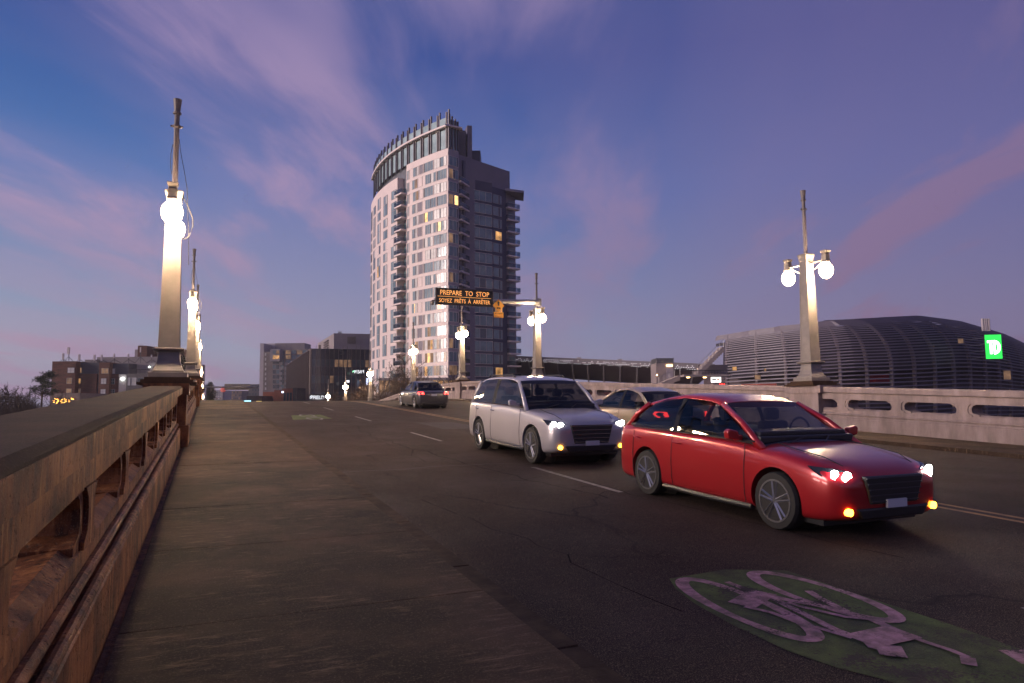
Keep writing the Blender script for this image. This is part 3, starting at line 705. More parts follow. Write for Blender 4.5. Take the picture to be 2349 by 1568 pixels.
side_wall('side_wall', Q4, Q5, zs5, M('midnight_blue_panel', (.030, .035, .085), .5, var=.1), 8); side_wall('side_wall', Q5+Vector((.2, 2, 0)), Q6+Vector((-.6, 2, 0)), zs6, pan_dark, 6)
w1_ = (v2(Q1)-v2(C0)).length; w2_ = (v2(Q2)-v2(Q1)).length; w4_ = (v2(Q4)-v2(Q3)).length; w5_ = (v2(Q5)-v2(Q4)).length; w6_ = (v2(Q6)-v2(Q5)).length
bme2 = balcony_mesh(round(w2_, 1)+.2, .6); bme3 = balcony_mesh(round(w6_, 1), .7)
for f in range(NF):
    z = ztop-1.35-(f+1)*FLH+.42
    ps = [(1, gl_teal), (.9, gl_teal), (.4, gl_dark)]
    if f in (1, 6, 9, 14): ps = [(1, gl_dim), (.5, gl_dark), (.8, gl_teal)]
    if f == 3: ps = [(1, gl_dim), (.3, gl_dark), (.9, gl_bright)]
    if f in (16, 17): ps = [(1, gl_dim), (1, gl_dim), (.4, gl_dark)]
    side_put(wmesh(round(w1_-.3, 1), 2.3, ps, 1, fr_white, None), C0, Q1, .15, z)
    if f: side_put(bme2, Q1, Q2, 0, z-.1, .1, 'balcony')
    if z+2.5 < zs4:
        ps = [(1, gl_teal)]*3
        if f > 8 and f % 4 == 1: ps = [(1, gl_teal), (1, gl_dark), (1, gl_teal)]
        side_put(wmesh(round(w4_-.2, 1), 2.4, ps, 1, fr_white, None), Q3, Q4, .1, z-.1)
    if z+2.5 < zs5:
        ps = [(1.3, gl_teal), (.4, gl_dark), (.4, gl_teal)]
        if f in (5,): ps = [(.5, gl_dark), (1.3, gl_warm)]
        if f in (11, 16): ps = [(.4, gl_dark), (1.2, gl_warm), (.5, gl_warm)]
        if f == 17: ps = [(.4, gl_dark), (1.3, gl_dim)]
        side_put(wmesh(round(w5_*.62, 1), 2.2, ps, 1, fr_grey, None), Q4, Q5, .2, z)
    if z+1.5 < zs6: side_put(bme3, Q5, Q6, 0, z-.2, .1, 'balcony')
ov = MB(); a = v2(Q5)+Vector((-.2, 0)); c = v2(Q6)+Vector((1.6, -.3)); ov.prism([(a.x, a.y-1), (c.x, c.y-1), (c.x, c.y+6), (a.x, a.y+6)], zs6, zs6+.6); ov.build('roof_overhang', shade_white, TW.root)
b = MB(); a = tl(1080, 346, 166); c = tl(1103, 346, 169); b.box(a.x, c.x, a.y, a.y+6, zs4-.5, a.z); b.build('roof_box', pan_navy, TW.root)
b = MB(); a = tl(1048, 300, 162); c = tl(1068, 300, 162); b.box(a.x, c.x, a.y, a.y+8, ztop-2, a.z); b.build('roof_box', M('louvre_grey', (.10, .09, .12), .6, var=.4, vs=6, stretch=(.1, .1, 4)), TW.root)
# glazed storey set back above the white wall, slab line and fins above it
zslab = tl(1028, 291, 157).z; zfin = tl(1028, 264, 157).z
def setp(s_, back):
    p, t = at_s(s_); n = Vector((-t.y, t.x)); n = n if n.dot(Vector((-.86, -.5))) > 0 else -n
    return p - n*back, t, n
b = MB(); rings = []
for i in range(25):
    p, t, n = setp(LT*.985*i/24, 1.2); q = p-n*.3; rings.append([(p.x, p.y, ztop-5), (q.x, q.y, ztop-5), (q.x, q.y, zslab), (p.x, p.y, zslab)])
b.loft(rings); b.build('screen_wall', M('screen_core', (.13, .14, .17), .5), TW.root)
b = MB(); rings = []
for i in range(33):
    p, t, n = setp(-.2+LT*1.0*i/32, -.55); q = p-n*2.2; rings.append([(p.x, p.y, zslab), (q.x, q.y, zslab), (q.x, q.y, zslab+.42), (p.x, p.y, zslab+.42)])
b.loft(rings); a = v2(C0); c = v2(Q1)+Vector((.9, .2)); b.prism([(a.x-.6, a.y-.9), (c.x, c.y-1), (c.x, c.y+1), (a.x, a.y+1)], zslab+.01, zslab+.41)
b.build('roof_slab', pan_white, TW.root)
finm = M('fin_metal', (.13, .115, .13), .45, metal=.4, var=.1); gscreen = G_('screen_glass', (.34, .45, .47), .15, .9)
fb = MB(); fb.box(-.13, .13, -.20, .20, 0, 1); fme = fb.mesh('fin', finm)
gb = MB(); gb.box(0, 1, -.02, .02, 0, 1); gme = gb.mesh('glass_panel', gscreen)
nf = 15
for i in range(nf+1):
    base_s = LT*.97*i/nf
    for k, ds in enumerate((0, .75)):
        p, t, n = setp(base_s+ds, .25); ht = (zfin-ztop)+1.0+(.5 if k == 0 else 0)
        inst('fin', fme, TW.root, (p.x, p.y, ztop-.1), atan2(n.y, n.x)-pi/2, (1, 1, ht))
    if i < nf:
        p, t, n = setp(base_s+.95, .12); p2, _, _ = setp(LT*.97*(i+1)/nf-.2, .12); d = p2-p
        inst('glass_panel', gme, TW.root, (p.x, p.y, zslab+.5), atan2(d.y, d.x), (d.length, 1, zfin-zslab-.9))
        p, t, n = setp(base_s+.95, .35); p2, _, _ = setp(LT*.97*(i+1)/nf-.2, .35); d = p2-p
        inst('glass_panel', gme, TW.root, (p.x, p.y, ztop+.25), atan2(d.y, d.x), (d.length, 1, zslab-ztop-.6))
for u in (.35, 1.05, 1.9, 2.6):
    a, c = v2(C0), v2(Q1); d = (c-a).normalized(); p = a+d*u*w1_/2.8
    inst('fin', fme, TW.root, (p.x, p.y, ztop-.1), atan2(d.y, d.x), (1, 1, zfin-ztop+.6-u*.5))
a, c = v2(C0), v2(Q1); d = c-a; inst('glass_panel', gme, TW.root, (a.x, a.y+.3, ztop+.2), atan2(d.y, d.x), (d.length, 1, zfin-ztop-1))

# ------------------------------------------------------------------ brown brick flats to the left
brick = M('red_brown_brick', (.115, .040, .028), .8, var=.35, vs=1.2, stretch=(.6, .6, 3), bump=.4, bs=3, grime=.3)
navy = M('blue_grey_siding', (.065, .065, .085), .7, var=.15, vs=1, stretch=(.1, .1, 4))
pale = M('pale_stucco', (.30, .26, .27), .8, var=.12, vs=.3)
penth = M('penthouse_siding', (.22, .19, .20), .6, var=.12, vs=.5)
stone = M('shop_stone', (.17, .135, .13), .8, var=.25, vs=2)
def c5(x, y): return 116.2+x*.1328, 789.1+y*.1328
BF = Bld('brick_flats', 120, 185, 'brick and blue grey block of flats left of the nearest lamp, antennas on its roof')
def m5(name, x0, x1, yt, mat, D=185, dep=14, yb=None):
    a = c5(x0, yt); c = c5(x1, yt); return BF.mass(name, a[0], c[0], a[1], D, dep, mat, pb=None if yb is None else c5(0, yb)[1])
m5('brick_wall', 30, 436, 305, brick, 183, 16); m5('siding_wall', 437, 838, 325, navy, 185); m5('brick_wall', 437, 800, 520, brick, 184.6, 1.0)
m5('brick_wall', 840, 1020, 322, brick, 183.5, 15); m5('siding_wall', 1022, 1349, 342, navy, 185); m5('brick_wall', 1022, 1180, 525, brick, 184.6, 1)
m5('stucco_wall', 1183, 1308, 530, pale, 184, 1.2); m5('terrace_wall', 1350, 1712, 345, pale, 189, 12); m5('stucco_wall', 1310, 1712, 518, M('grey_bay', (.10, .09, .095), .7), 184, 5)
m5('stucco_wall', 1712, 2330, 330, pale, 186, 12); m5('penthouse', 800, 2260, 232, penth, 196, 10); m5('penthouse', 590, 800, 275, penth, 195, 8)
for x0, x1, y0, y1, col in ((295, 410, 410, 505, 0), (443, 535, 415, 510, 1), (882, 1000, 420, 515, 1), (1025, 1112, 428, 520, 0), (280, 372, 590, 690, 1), (440, 525, 595, 690, 2), (872, 962, 600, 697, 0), (1025, 1108, 602, 700, 3), (272, 362, 775, 850, 1), (435, 517, 780, 850, 1), (865, 950, 782, 870, 0), (1025, 1105, 785, 860, 3)):
    gA = {0: gl_curt, 1: gl_dim, 2: gl_warm, 3: gl_dark}[col]; D = 183 if x0 in (295, 280, 272) else (183.5 if 860 < x0 < 1000 else 184.6)
    if y0 < 500 and x0 > 430 and not 860 < x0 < 1000: D = 185
    BF.win(*[c5(x0, 0)[0], c5(x1, 0)[0], c5(0, y0)[1], c5(0, y1)[1]], D, [(1, gA), (1.1, gl_dim if col == 1 else gA)], 2, fr_grey)
for x0, x1, y0, y1, gA in ((1335, 1375, 585, 722, gl_curt), (1395, 1485, 585, 722, gl_curt), (1500, 1610, 590, 722, gl_dark), (1760, 1810, 392, 480, gl_dark)):
    BF.win(c5(x0, 0)[0], c5(x1, 0)[0], c5(0, y0)[1], c5(0, y1)[1], 184 if x0 < 1700 else 186, [(1, gA)], 2, fr_grey)
for xr in range(1355, 1711, 22): BF.rect('terrace_rail', c5(xr, 0)[0], c5(xr+3, 0)[0], c5(0, 445)[1], c5(0, 516)[1], 184.3, .05, dark_steel)
BF.rect('terrace_rail', c5(1350, 0)[0], c5(1712, 0)[0], c5(0, 443)[1], c5(0, 449)[1], 184.3, .05, dark_steel)
whl = M('cool_wall_light', (1, 1, 1), .5, var=0, emit=(.85, 1, .9), es=30)
BF.rect('wall_light', c5(1218, 0)[0], c5(1266, 0)[0], c5(0, 600)[1], c5(0, 617)[1], 183.9, .25, whl); BF.rect('wall_light', c5(1702, 0)[0], c5(1712, 0)[0], c5(0, 394)[1], c5(0, 406)[1], 185.5, .2, whl)
ant = M('antenna_panel', (.52, .46, .47), .5, var=.05)
for x, y0, y1, w in ((210, 168, 275, 22), (300, 62, 180, 30), (487, 185, 295, 24), (751, 190, 290, 22), (876, 192, 295, 20), (1096, 175, 245, 14), (1340, 178, 240, 16), (1550, 62, 150, 10), (1740, 190, 235, 12)):
    m_ = BF.rect('antenna_panel', c5(x, 0)[0], c5(x+w, 0)[0], c5(0, y0)[1], c5(0, y1)[1], 187, .3, ant)
    a = BF.l(*c5(x+w/2, y0), 187.3); c = BF.l(*c5(x+w/2, 332), 187.3); b = MB(); b.tube([(a.x, a.y, a.z), (c.x, c.y, c.z)], .09, 5)
    b.tube([(a.x, a.y, (a.z*.4+c.z*.6)), (a.x-1.6, a.y+.4, c.z)], .07, 4); b.tube([(a.x, a.y, (a.z*.4+c.z*.6)), (a.x+1.6, a.y+.4, c.z)], .07, 4); b.build('antenna_mast', dark_steel, BF.root)
RB = Bld('rooftop_brick_building', 318, 215, 'dark red brick building rising behind the flats roof, next to the nearest lamp')
for nm, x0, x1, yt, D, mt in (('brick_wall', 1507, 1662, 35, 215, brick), ('brick_wall', 1662, 2150, 75, 220, brick), ('cornice', 1455, 1507, 100, 219, pale), ('brick_wall', 2150, 2240, 130, 224, brick)):
    a = c5(x0, yt); c = c5(x1, yt); RB.mass(nm, a[0], c[0], a[1], D, 12, mt)
for x in (1545, 1580, 1797, 1835): RB.rect('roof_vent', c5(x, 0)[0], c5(x+8, 0)[0], c5(0, 20 if x < 1700 else 48)[1], c5(0, 74)[1], 222, .3, steel)
SH = Bld('stone_shop', 118, 150, 'low stone shop front with wreaths of lights in three windows below the brick flats')
a = c5(-10, 858); c = c5(505, 858); SH.mass('stone_wall', a[0], c[0], a[1], 150, 10, stone); 
for x0, x1 in ((40, 140), (168, 278), (305, 418)):
    SH.win(c5(x0, 0)[0], c5(x1, 0)[0], c5(0, 935)[1], c5(0, 1045)[1], 150, [(1, gl_dark)], 1, fr_dark)
    cc = SH.l(*c5((x0+x1)/2, 990), 149.7); b = MB()
    rr = random.Random(x0)
    for k in range(34):
        an = rr.random()*2*pi; ra = rr.uniform(.32, .62); s_ = .045; X = cc.x+ra*cos(an); Z = cc.z+ra*sin(an); b.box(X-s_, X+s_, cc.y-.05, cc.y, Z-s_, Z+s_)
    b.build('light_wreath', M('fairy_light', (1, .6, .2), .5, var=0, emit=(1, .45, .08), es=6), SH.root)

# ------------------------------------------------------------------ buildings ahead
def c6(x, y): return 550.6+x*.15625, 734.1+y*.15625
AP = Bld('balcony_flats', 600, 380, 'grey apartment block with framed glass corner box, left of the dark office')
taupe = M('taupe_cladding', (.20, .165, .155), .7, var=.15, vs=.2); metalw = M('light_metal_cladding', (.42, .38, .40), .5, var=.15, vs=.3, stretch=(3, 3, .1))
def m6(B, name, x0, x1, yt, mat, D, dep=20, D1=None, yb=None):
    a = c6(x0, yt); c = c6(x1, yt); return B.mass(name, a[0], c[0], a[1], D, dep, mat, D1=D1, pb=None if yb is None else c6(0, yb)[1])
m6(AP, 'stair_tower', 297, 352, 347, metalw, 386, 18); m6(AP, 'wall', 352, 470, 470, taupe, 384, 18); m6(AP, 'wall', 470, 1010, 440, taupe, 382, 18); m6(AP, 'stair_tower', 352, 515, 349, metalw, 398, 10); m6(AP, 'penthouse', 515, 950, 345, penth, 392, 12)
m6(AP, 'roof_frame', 440, 592, 430, fr_grey, 377, 4, yb=610)
rg = random.Random(5)
for r in range(11):
    y0 = 448+r*72
    for k, x0 in enumerate((480, 532, 596, 668, 760, 835, 925)):
        w = (46, 46, 48, 80, 60, 78, 60)[k]
        gk = gl_dim if (r == 0 and k in (3, 5, 1)) or rg.random() < .12 else rg.choice([gl_teal, gl_dark, gl_teal])
        if r == 1 and k in (0, 1): gk = gl_warm
        if x0+w > 990: continue
        AP.win(c6(x0, 0)[0], c6(x0+w, 0)[0], c6(0, y0)[1], c6(0, y0+58)[1], 376.9 if (k < 2 and r < 2) else 381.9, [(1, gk), (1, gk)], 1, fr_grey)
    if r > 1:
        for x0 in (590, 668):
            a = AP.l(*c6(x0, y0+66), 381.9); c = AP.l(*c6(x0+58, 0), 381.9); b = MB(); b.box(a.x, c.x, a.y-1.5, a.y, a.z-.3, a.z); b.box(a.x, c.x, a.y-1.5, a.y-1.4, a.z, a.z+1.1); b.build('balcony', fr_grey, AP.root)
    AP.win(c6(365, 0)[0], c6(385, 0)[0], c6(0, y0+40)[1], c6(0, y0+80)[1], 383.9, [(1, gl_curt)], 1, fr_grey)

OF = Bld('glass_office', 714, 260, 'dark glass office block with tall fins on its left side, behind the lit word sign')
a = OF.l(660, 834, 365); c = OF.l(714.7, 800, 260); e = OF.l(858, 806, 268)
zt = c.z; b = MB(); b.prism([(a.x, a.y), (c.x, c.y), (e.x, e.y), (e.x+10, e.y+60), (a.x+40, a.y+20)], 0, zt)
b.build('glass_wall', M('office_dark_glass', (.028, .030, .040), .08, var=.3, vs=.1, spec=.9), OF.root)
d = (v2(c)-v2(a)); L = d.length; d.normalize(); n = Vector((d.y, -d.x))
ww = MB(); p = v2(a); qn = v2(c); ww.prism([(p.x, p.y), (qn.x, qn.y), (qn.x+n.x*.4, qn.y+n.y*.4), (p.x+n.x*.4, p.y+n.y*.4)], 0, zt+.01); ww.build('side_cladding', M('brown_cladding', (.13, .095, .085), .7, var=.3, vs=.25, stretch=(4, 4, .1)), OF.root)
pm_ = MB(); pm_.box(0, 1, -.25, .0, 0, 1); pmw = pm_.mesh('fin_panel', M('pale_fin_panel', (.75, .70, .72), .5, var=.1)); pmd = MB(); pmd.box(0, .4, -.7, 0, 0, 1); pmd = pmd.mesh('fin_panel', M('bronze_fin', (.12, .09, .08), .5))
ro = random.Random(11); u = 2.0; row = zt/4
while u < L-4:
    for r in range(4):
        if ro.random() < (.62 if r == 3 else .4 if r == 2 else .15):
            pp = v2(a)+d*u+n*.42; inst('fin_panel', pmw, OF.root, (pp.x, pp.y, zt-(4-r)*row+ro.uniform(0, 1)), atan2(d.y, d.x), (ro.uniform(1.2, 3.2), 1, row*.85))
    pp = v2(a)+d*(u+3.4)+n*.4; inst('fin_panel', pmd, OF.root, (pp.x, pp.y, 0), atan2(d.y, d.x), (1, 1, zt-.5)); u += 5.2
d2 = (v2(e)-v2(c)); L2 = d2.length; d2.normalize(); n2 = Vector((d2.y, -d2.x)); nb = 14
for k in range(nb+1):
    pp = v2(c)+d2*(L2*k/nb*.985); inst('mullion', pmd, OF.root, (pp.x, pp.y, 0), atan2(d2.y, d2.x), (.25, .5, zt+(1.2 if k % 3 else 0)))
row_z = [zt-4.2-6*i for i in range(4)]
for r, z in enumerate(row_z[:4]):
    for k in range(nb):
        if r == 0: gk = gl_dim if 2 <= k <= 13 and ro.random() < .6 else gl_dark
        else: gk = gl_dim if ro.random() < .12 else gl_dark
        me = wmesh(round(L2/nb*.9, 1), 2.8, [(1, gk)], 1, fr_dark, None); pp = v2(c)+d2*(L2*k/nb*.985+.3)
        inst('window', me, OF.root, (pp.x+n2.x*.05, pp.y+n2.y*.05, z-2.6 if r else z-2.6), atan2(d2.y, d2.x))
PB = Bld('plant_room', 766, 292, 'windowless grey plant room box with louvres standing above the dark office roof')
a = PB.l(729, 788, 341); c = PB.l(766, 765, 292); e = PB.l(859, 770, 297); b = MB(); b.prism([(a.x, a.y), (c.x, c.y), (e.x, e.y), (e.x+5, e.y+40), (a.x+20, a.y+10)], 0, c.z)
b.build('wall', M('plant_room_metal', (.28, .235, .235), .6, var=.08, vs=.2), PB.root)
louv = M('louvre', (.10, .08, .085), .6)
for px0, px1, py0, py1 in ((797.5, 816, 772.5, 788),):
    a_ = PB.l(px0, py0, 294); c_ = PB.l(px1, py1, 294); b = MB()
    for k in range(9): z = c_.z+(a_.z-c_.z)*k/9; b.box(a_.x, c_.x, a_.y-.6, a_.y+.4, z, z+.16)
    b.build('louvre', louv, PB.root)
d = (v2(c)-v2(a)).normalized(); n = Vector((d.y, -d.x)); LL = (v2(c)-v2(a)).length
for u0, u1, h in ((.46, .72, .82), (.12, .2, .6)):
    b = MB(); 
    for k in range(12): z = c.z-2-k*1.3*h; b.box(u0*LL, u1*LL, -.5, 0, z, z+.5)
    o = b.build('louvre', louv, PB.root); p = v2(a)+n*.05; o.location = (p.x, p.y, 0); o.rotation_euler = (0, 0, atan2(d.y, d.x))
for k, x in enumerate((776, 779, 782)): PB.rect('roof_vent', x, x+1.8, 761, 767, 300, .4, steel)

RS = Bld('brick_shop_row', 604, 250, 'low orange brick shop row at the foot of the grey flats'); obrick = M('orange_brick', (.26, .085, .05), .8, var=.2, vs=.6)
m6(RS, 'brick_wall', 335, 500, 1060, obrick, 250, 10); m6(RS, 'brick_wall', 500, 620, 1035, obrick, 246, 10); m6(RS, 'brick_wall', 620, 775, 1010, obrick, 243, 10); m6(RS, 'dark_wall', 775, 835, 1000, dark_steel, 242, 10); m6(RS, 'upper_storey', 335, 520, 1030, penth, 262, 8)
for x0 in (345, 375, 405, 435, 465): RS.win(c6(x0, 0)[0], c6(x0+24, 0)[0], c6(0, 1150)[1], c6(0, 1230)[1], 250, [(1, gl_dark)], 1, fr_dark)
for x0 in (640, 685, 730): RS.win(c6(x0, 0)[0], c6(x0+32, 0)[0], c6(0, 1070)[1], c6(0, 1190)[1], 243, [(1, gl_dark)], 1, fr_dark)
bl = M('blue_white_sign', (1, 1, 1), .5, var=0, emit=(.65, .75, 1), es=3); RS.rect('round_sign', *[c6(614, 0)[0], c6(638, 0)[0]], c6(0, 1050)[1], c6(0, 1074)[1], 242.5, .3, bl)
PV = Bld('street_pavilion', 566, 235, 'low dark shops with a cyan and a yellow lit sign just above the road crest')
m6(PV, 'wall', 95, 330, 1120, M('dark_red_wall', (.07, .03, .03), .8), 235, 10)
PV.rect('lit_sign', *[c6(65, 0)[0], c6(158, 0)[0]], c6(0, 1186)[1], c6(0, 1212)[1], 233, .3, M('cyan_sign', (1, 1, 1), .5, var=0, emit=(.35, .8, 1), es=3)); PV.rect('lit_sign', c6(245, 0)[0], c6(315, 0)[0], c6(0, 1196)[1], c6(0, 1210)[1], 233, .3, M('yellow_sign', (1, 1, 1), .5, var=0, emit=(1, .75, .15), es=2.5))
def far_block(px0, px1, py, D, mat, label, rows, cols, lit, wm=None):
    B = Bld('distant_building', px0, D, label); B.mass('wall', px0, px1, py, D, 25, mat)
    w = (px1-px0)/cols; hpx = (918-py)/rows
    for r in range(rows):
        for k in range(cols):
            B.win(px0+w*(k+.15), px0+w*(k+.85), py+hpx*(r+.25), py+hpx*(r+.75), D, [(1, gl_dim if random.random() < lit else (wm or gl_dark))], 1, fr_dark)
    return B
far_block(570, 597, 882, 520, M('far_dark', (.06, .05, .06), .6), 'distant dark office with glassy top floor beside the grey flats', 4, 4, .15)
far_block(487, 508, 896, 620, M('far_pale', (.30, .29, .33), .7), 'distant pale office with rows of small windows right of the leafy tree', 4, 5, .12, gl_curt)
far_block(531, 555, 897, 560, M('far_brown', (.14, .10, .10), .7), 'distant brown striped building below the grey sign back', 3, 6, .2)
far_block(508, 531, 905, 700, M('far_grey', (.12, .11, .13), .7), 'lowest distant grey building between pale office and brown one', 2, 4, .15)
B = Bld('radio_tower', 511, 520, 'distant slim tower with flared reddish head near the road crest', 'tower'); a = B.l(511, 889, 520); b = MB(); b.lathe([(1.2, 0), (1.0, a.z-3.5)], 10); b.build('shaft', pale, B.root)
b = MB(); b.lathe([(1.0, a.z-3.6), (1.9, a.z-2.8), (2.0, a.z-1.4), (1.2, a.z-.6), (.2, a.z)], 12); b.build('head', M('red_lit_head', (.35, .10, .08), .6, var=0, emit=(1, .15, .1), es=.35), B.root)

# lit signs on the shops ahead
wl = M('white_sign_glow', (1, 1, 1), .5, var=0, emit=(.93, .97, 1), es=1.15)
SG = Bld('shop_sign', 712, 238, 'lit white sign reading FIELD with a knot emblem, beside the smallest right lamp', 'sign')
p = SG.l(717.5, 916.2, 238); text_mesh('FIELD', wl, 1.62, SG.root, (p.x, p.y, p.z), (pi/2, 0, 0), bold=.03, sx=.98)
q = SG.l(714, 911.5, 238); b = MB()
for k, (dx, dz) in enumerate(((-.16, -.14), (.14, .18))):
    ring = [(q.x+dx+.30*cos(t)*(1 if k else 1), q.z+dz+.36*sin(t)) for t in [2*pi*i/14 for i in range(14)]]
    for i in range(14):
        x0, z0_ = ring[i]; x1, z1_ = ring[(i+1) % 14]; b.tube([(x0, q.y, z0_), (x1, q.y, z1_)], .07, 4)
b.build('knot_emblem', wl, SG.root)
a = SG.l(709, 905, 239); c = SG.l(749, 919, 239); b = MB(); b.box(a.x, c.x, a.y, a.y+.4, c.z, a.z); b.build('sign_board', signblack, SG.root)
SG2 = Bld('shop_sign', 808, 258, 'small lit sign of a green leaf and white strokes on the dark glass office', 'sign')
b = MB(); p0 = SG2.l(813, 857, 258)
gleaf = M('green_leaf_glow', (1, 1, 1), .5, var=0, emit=(.15, .85, .35), es=2)
st = MB()
for k, segs in enumerate(([(0, 0, .3, 1), (.3, 1, .5, .2), (.5, .2, .8, 1)], [(0, 1, .7, 1), (.7, 1, .7, 0), (0, .5, .7, .5)], [(0, 0, .6, 0), (.6, 0, .6, 1), (.6, 1, 0, 1)], [(0, 0, .5, 1), (.5, 1, .5, 0)], [(.2, 0, .2, 1)], [(0, 1, .6, 1), (.6, 1, .6, 0), (0, 1, 0, .5), (0, .5, .6, .5)])):
    for x0, z0_, x1, z1_ in segs: st.tube([(p0.x+k*.62+x0*.5, p0.y, p0.z+z0_*1.1), (p0.x+k*.62+x1*.5, p0.y, p0.z+z1_*1.1)], .07, 4)
st.build('sign_strokes', wl, SG2.root); q = SG2.l(810, 853, 258); b.tube([(q.x-.3, q.y, q.z-.3), (q.x+.1, q.y, q.z+.1), (q.x+.5, q.y, q.z+.35)], [.02, .25, .03], 6); b.build('leaf_emblem', gleaf, SG2.root)
SG3 = Bld('shop_sign', 840, 256, 'narrow vertical blue white lit sign behind the lamp by the tower edge', 'sign'); SG3.rect('sign_face', 840.5, 845.5, 868, 884, 256, .3, M('blue_sign', (1, 1, 1), .5, var=.3, vs=2, emit=(.5, .65, 1), es=1.6))
SG4 = Bld('shop_sign', 795, 250, 'small tilted white lit sign above the bare shrubs by the office', 'sign'); SG4.rect('sign_face', 795, 801.5, 873, 878, 250, .3, wl)
LS = Bld('lit_shopfront', 868, 175, 'warm lit glass shopfront at the foot of the tall tower behind bare trees', 'shop')
LS.mass('wall', 868, 1045, 868, 150, 5, pan_dark)
for k in range(14): LS.win(870+k*12.3, 880.5+k*12.3, 873, 900, 150, [(1, gl_warm if k > 5 and k % 3 else gl_dim)], 1, fr_dark)

# ------------------------------------------------------------------ stadium stand and arena on the right
ST = Bld('stadium_stand', 1190, 150, 'long dark stadium roof with a string of small lights between tower and arena', 'stadium')
sroof = M('stadium_roof_dark', (.085, .07, .095), .6, var=.2, vs=.2, stretch=(.2, .2, 3))
a = ST.l(1182, 817, 175); c = ST.l(1640, 836, 140)
def lerp(a, c, t): return a+(c-a)*t
b = MB(); rings = []
for i in range(13):
    p = lerp(a, c, i/12); rings.append([(p.x, p.y, p.z), (p.x, p.y, p.z-1.1), (p.x, p.y+16, p.z-4.2), (p.x, p.y+16, p.z-.6)])
b.loft(rings); b.build('roof', sroof, ST.root)
b = MB(); b.prism([(a.x, a.y+14), (c.x, c.y+14), (c.x, c.y+20), (a.x, a.y+20)], 0, c.z-3); b.build('back_wall', M('stand_back', (.07, .04, .05), .8, var=.2), ST.root)
seat = M('red_seating', (.10, .022, .025), .7, var=.3, vs=.6)
for k in range(9):
    p0_ = a+Vector((0, 4+k*1.1, 0)); b = MB(); z = c.z-11.0+k*.75; b.prism([(a.x, a.y+2+k*1.2), (c.x, c.y+2+k*1.2), (c.x, c.y+3.2+k*1.2), (a.x, a.y+3.2+k*1.2)], z-1, z); b.build('seating_tier', seat, ST.root)
for i in range(1, 12):
    p = lerp(a, c, i/12); b = MB(); b.tube([(p.x, p.y+.6, p.z-1.0), (p.x+1.5, p.y+12, p.z-7.2)], .22, 5); b.build('roof_truss', M('pale_truss', (.22, .2, .23), .6) if 'pale_truss' not in MATS else MATS['pale_truss'], ST.root)
b = MB(); rn = random.Random(2); wsl = M('tiny_roof_light', (1, 1, 1), .5, var=0, emit=(.95, .92, 1), es=.9)
for row_ in range(3):
    for i in range(95):
        p = lerp(a, c, (i+.5*row_)/96)
        if rn.random() < .6: b.box(p.x-.07, p.x+.07, p.y-.28, p.y-.05, p.z-.62-row_*.34, p.z-.53-row_*.34)
o = b.build('roof_lights', wsl, ST.root); tag(o, kind='stuff')
for t_ in (.14, .37, .58, .8): p = lerp(a, c, t_); b = MB(); b.box(p.x-.5, p.x+.5, p.y, p.y+.5, p.z, p.z+.3); b.build('roof_unit', ant, ST.root)

def c3(x, y): return 1407+x*.2083, 672.9+y*.2083
EL = Bld('lift_block', 1505, 100, 'square concrete lift block with a lamp on its wall, left of the arena stairs')
cw = M('arena_concrete', (.24, .20, .21), .75, var=.15, vs=.5)
EL.mass('wall', 1505, 1545.5, 834, 100, 4, cw)
a = EL.l(1505, 822, 100); c = EL.l(1546, 834, 100)
for k in range(8): b = MB(); z = c.z+(a.z-c.z)*k/8; b.box(a.x, c.x, a.y-.05, a.y+4, z+.02, z+.07); b.build('louvre_blade', steel, EL.root)
for x in (a.x+.03, c.x-.09, (a.x*.82+c.x*.18)): b = MB(); b.box(x, x+.06, a.y-.08, a.y, c.z, a.z+.05); b.build('post', steel, EL.root)
yl = M('sodium_light', (1, .8, .5), .5, var=0, emit=(1, .62, .25), es=14)
EL.rect('wall_light', 1529, 1542, 838, 840.5, 100, .15, yl); EL.rect('wall_light', 1505.5, 1507.5, 860, 862, 100, .2, yl); EL.rect('door', 1528, 1545, 843, 884, 100, .06, shade_white)
STR = Bld('outside_stair', 1560, 98, 'concrete stair climbing to the arena from a railed landing beside the lift block', 'stairs')
def stair(B, p_lo, p_hi, w, n, mat):
    lo = B.l(*p_lo); hi = B.l(*p_hi)
    for k in range(n):
        q0 = lerp(lo, hi, k/n); q1 = lerp(lo, hi, (k+1)/n); b = MB(); b.box(q0.x, q1.x, q0.y, q0.y+w, q0.z-.55, q1.z-.02 if k < n else q1.z); b.build('step', mat, B.root)
    b = MB(); b.tube([(lo.x, lo.y, lo.z+1.0), (hi.x, hi.y, hi.z+1.0)], .03, 5)
    for k in range(0, n+1, 2): q0 = lerp(lo, hi, k/n); b.tube([(q0.x, q0.y, q0.z), (q0.x, q0.y, q0.z+1.0)], .022, 4)
    b.build('handrail', steel, B.root)
stair(STR, (1600, 856, 98), (1660, 796, 98), 2.2, 14, cw); stair(STR, (1511, 882, 98), (1560, 862, 98), 1.8, 8, cw)
STR.rect('landing', 1560, 1668, 861.5, 865, 98, 2.2, cw); STR.rect('fascia_wall', 1596, 1668, 838, 862, 101, .3, cw); STR.rect('column', 1632, 1636, 866, 900, 98, .4, cw)
for x in range(1562, 1666, 7): STR.rect('baluster', x, x+.7, 851, 861.5, 96, .04, dark_steel)
STR.rect('handrail', 1560, 1667, 850, 851, 96, .05, dark_steel)
for x0 in (1575, 1613): STR.rect('strip_light', x0, x0+7, 865.8, 867.2, 97, .1, yl)
SB = Bld('lit_box_sign', 1631, 92, 'small white lit box sign with grey and orange lettering under the landing', 'sign')
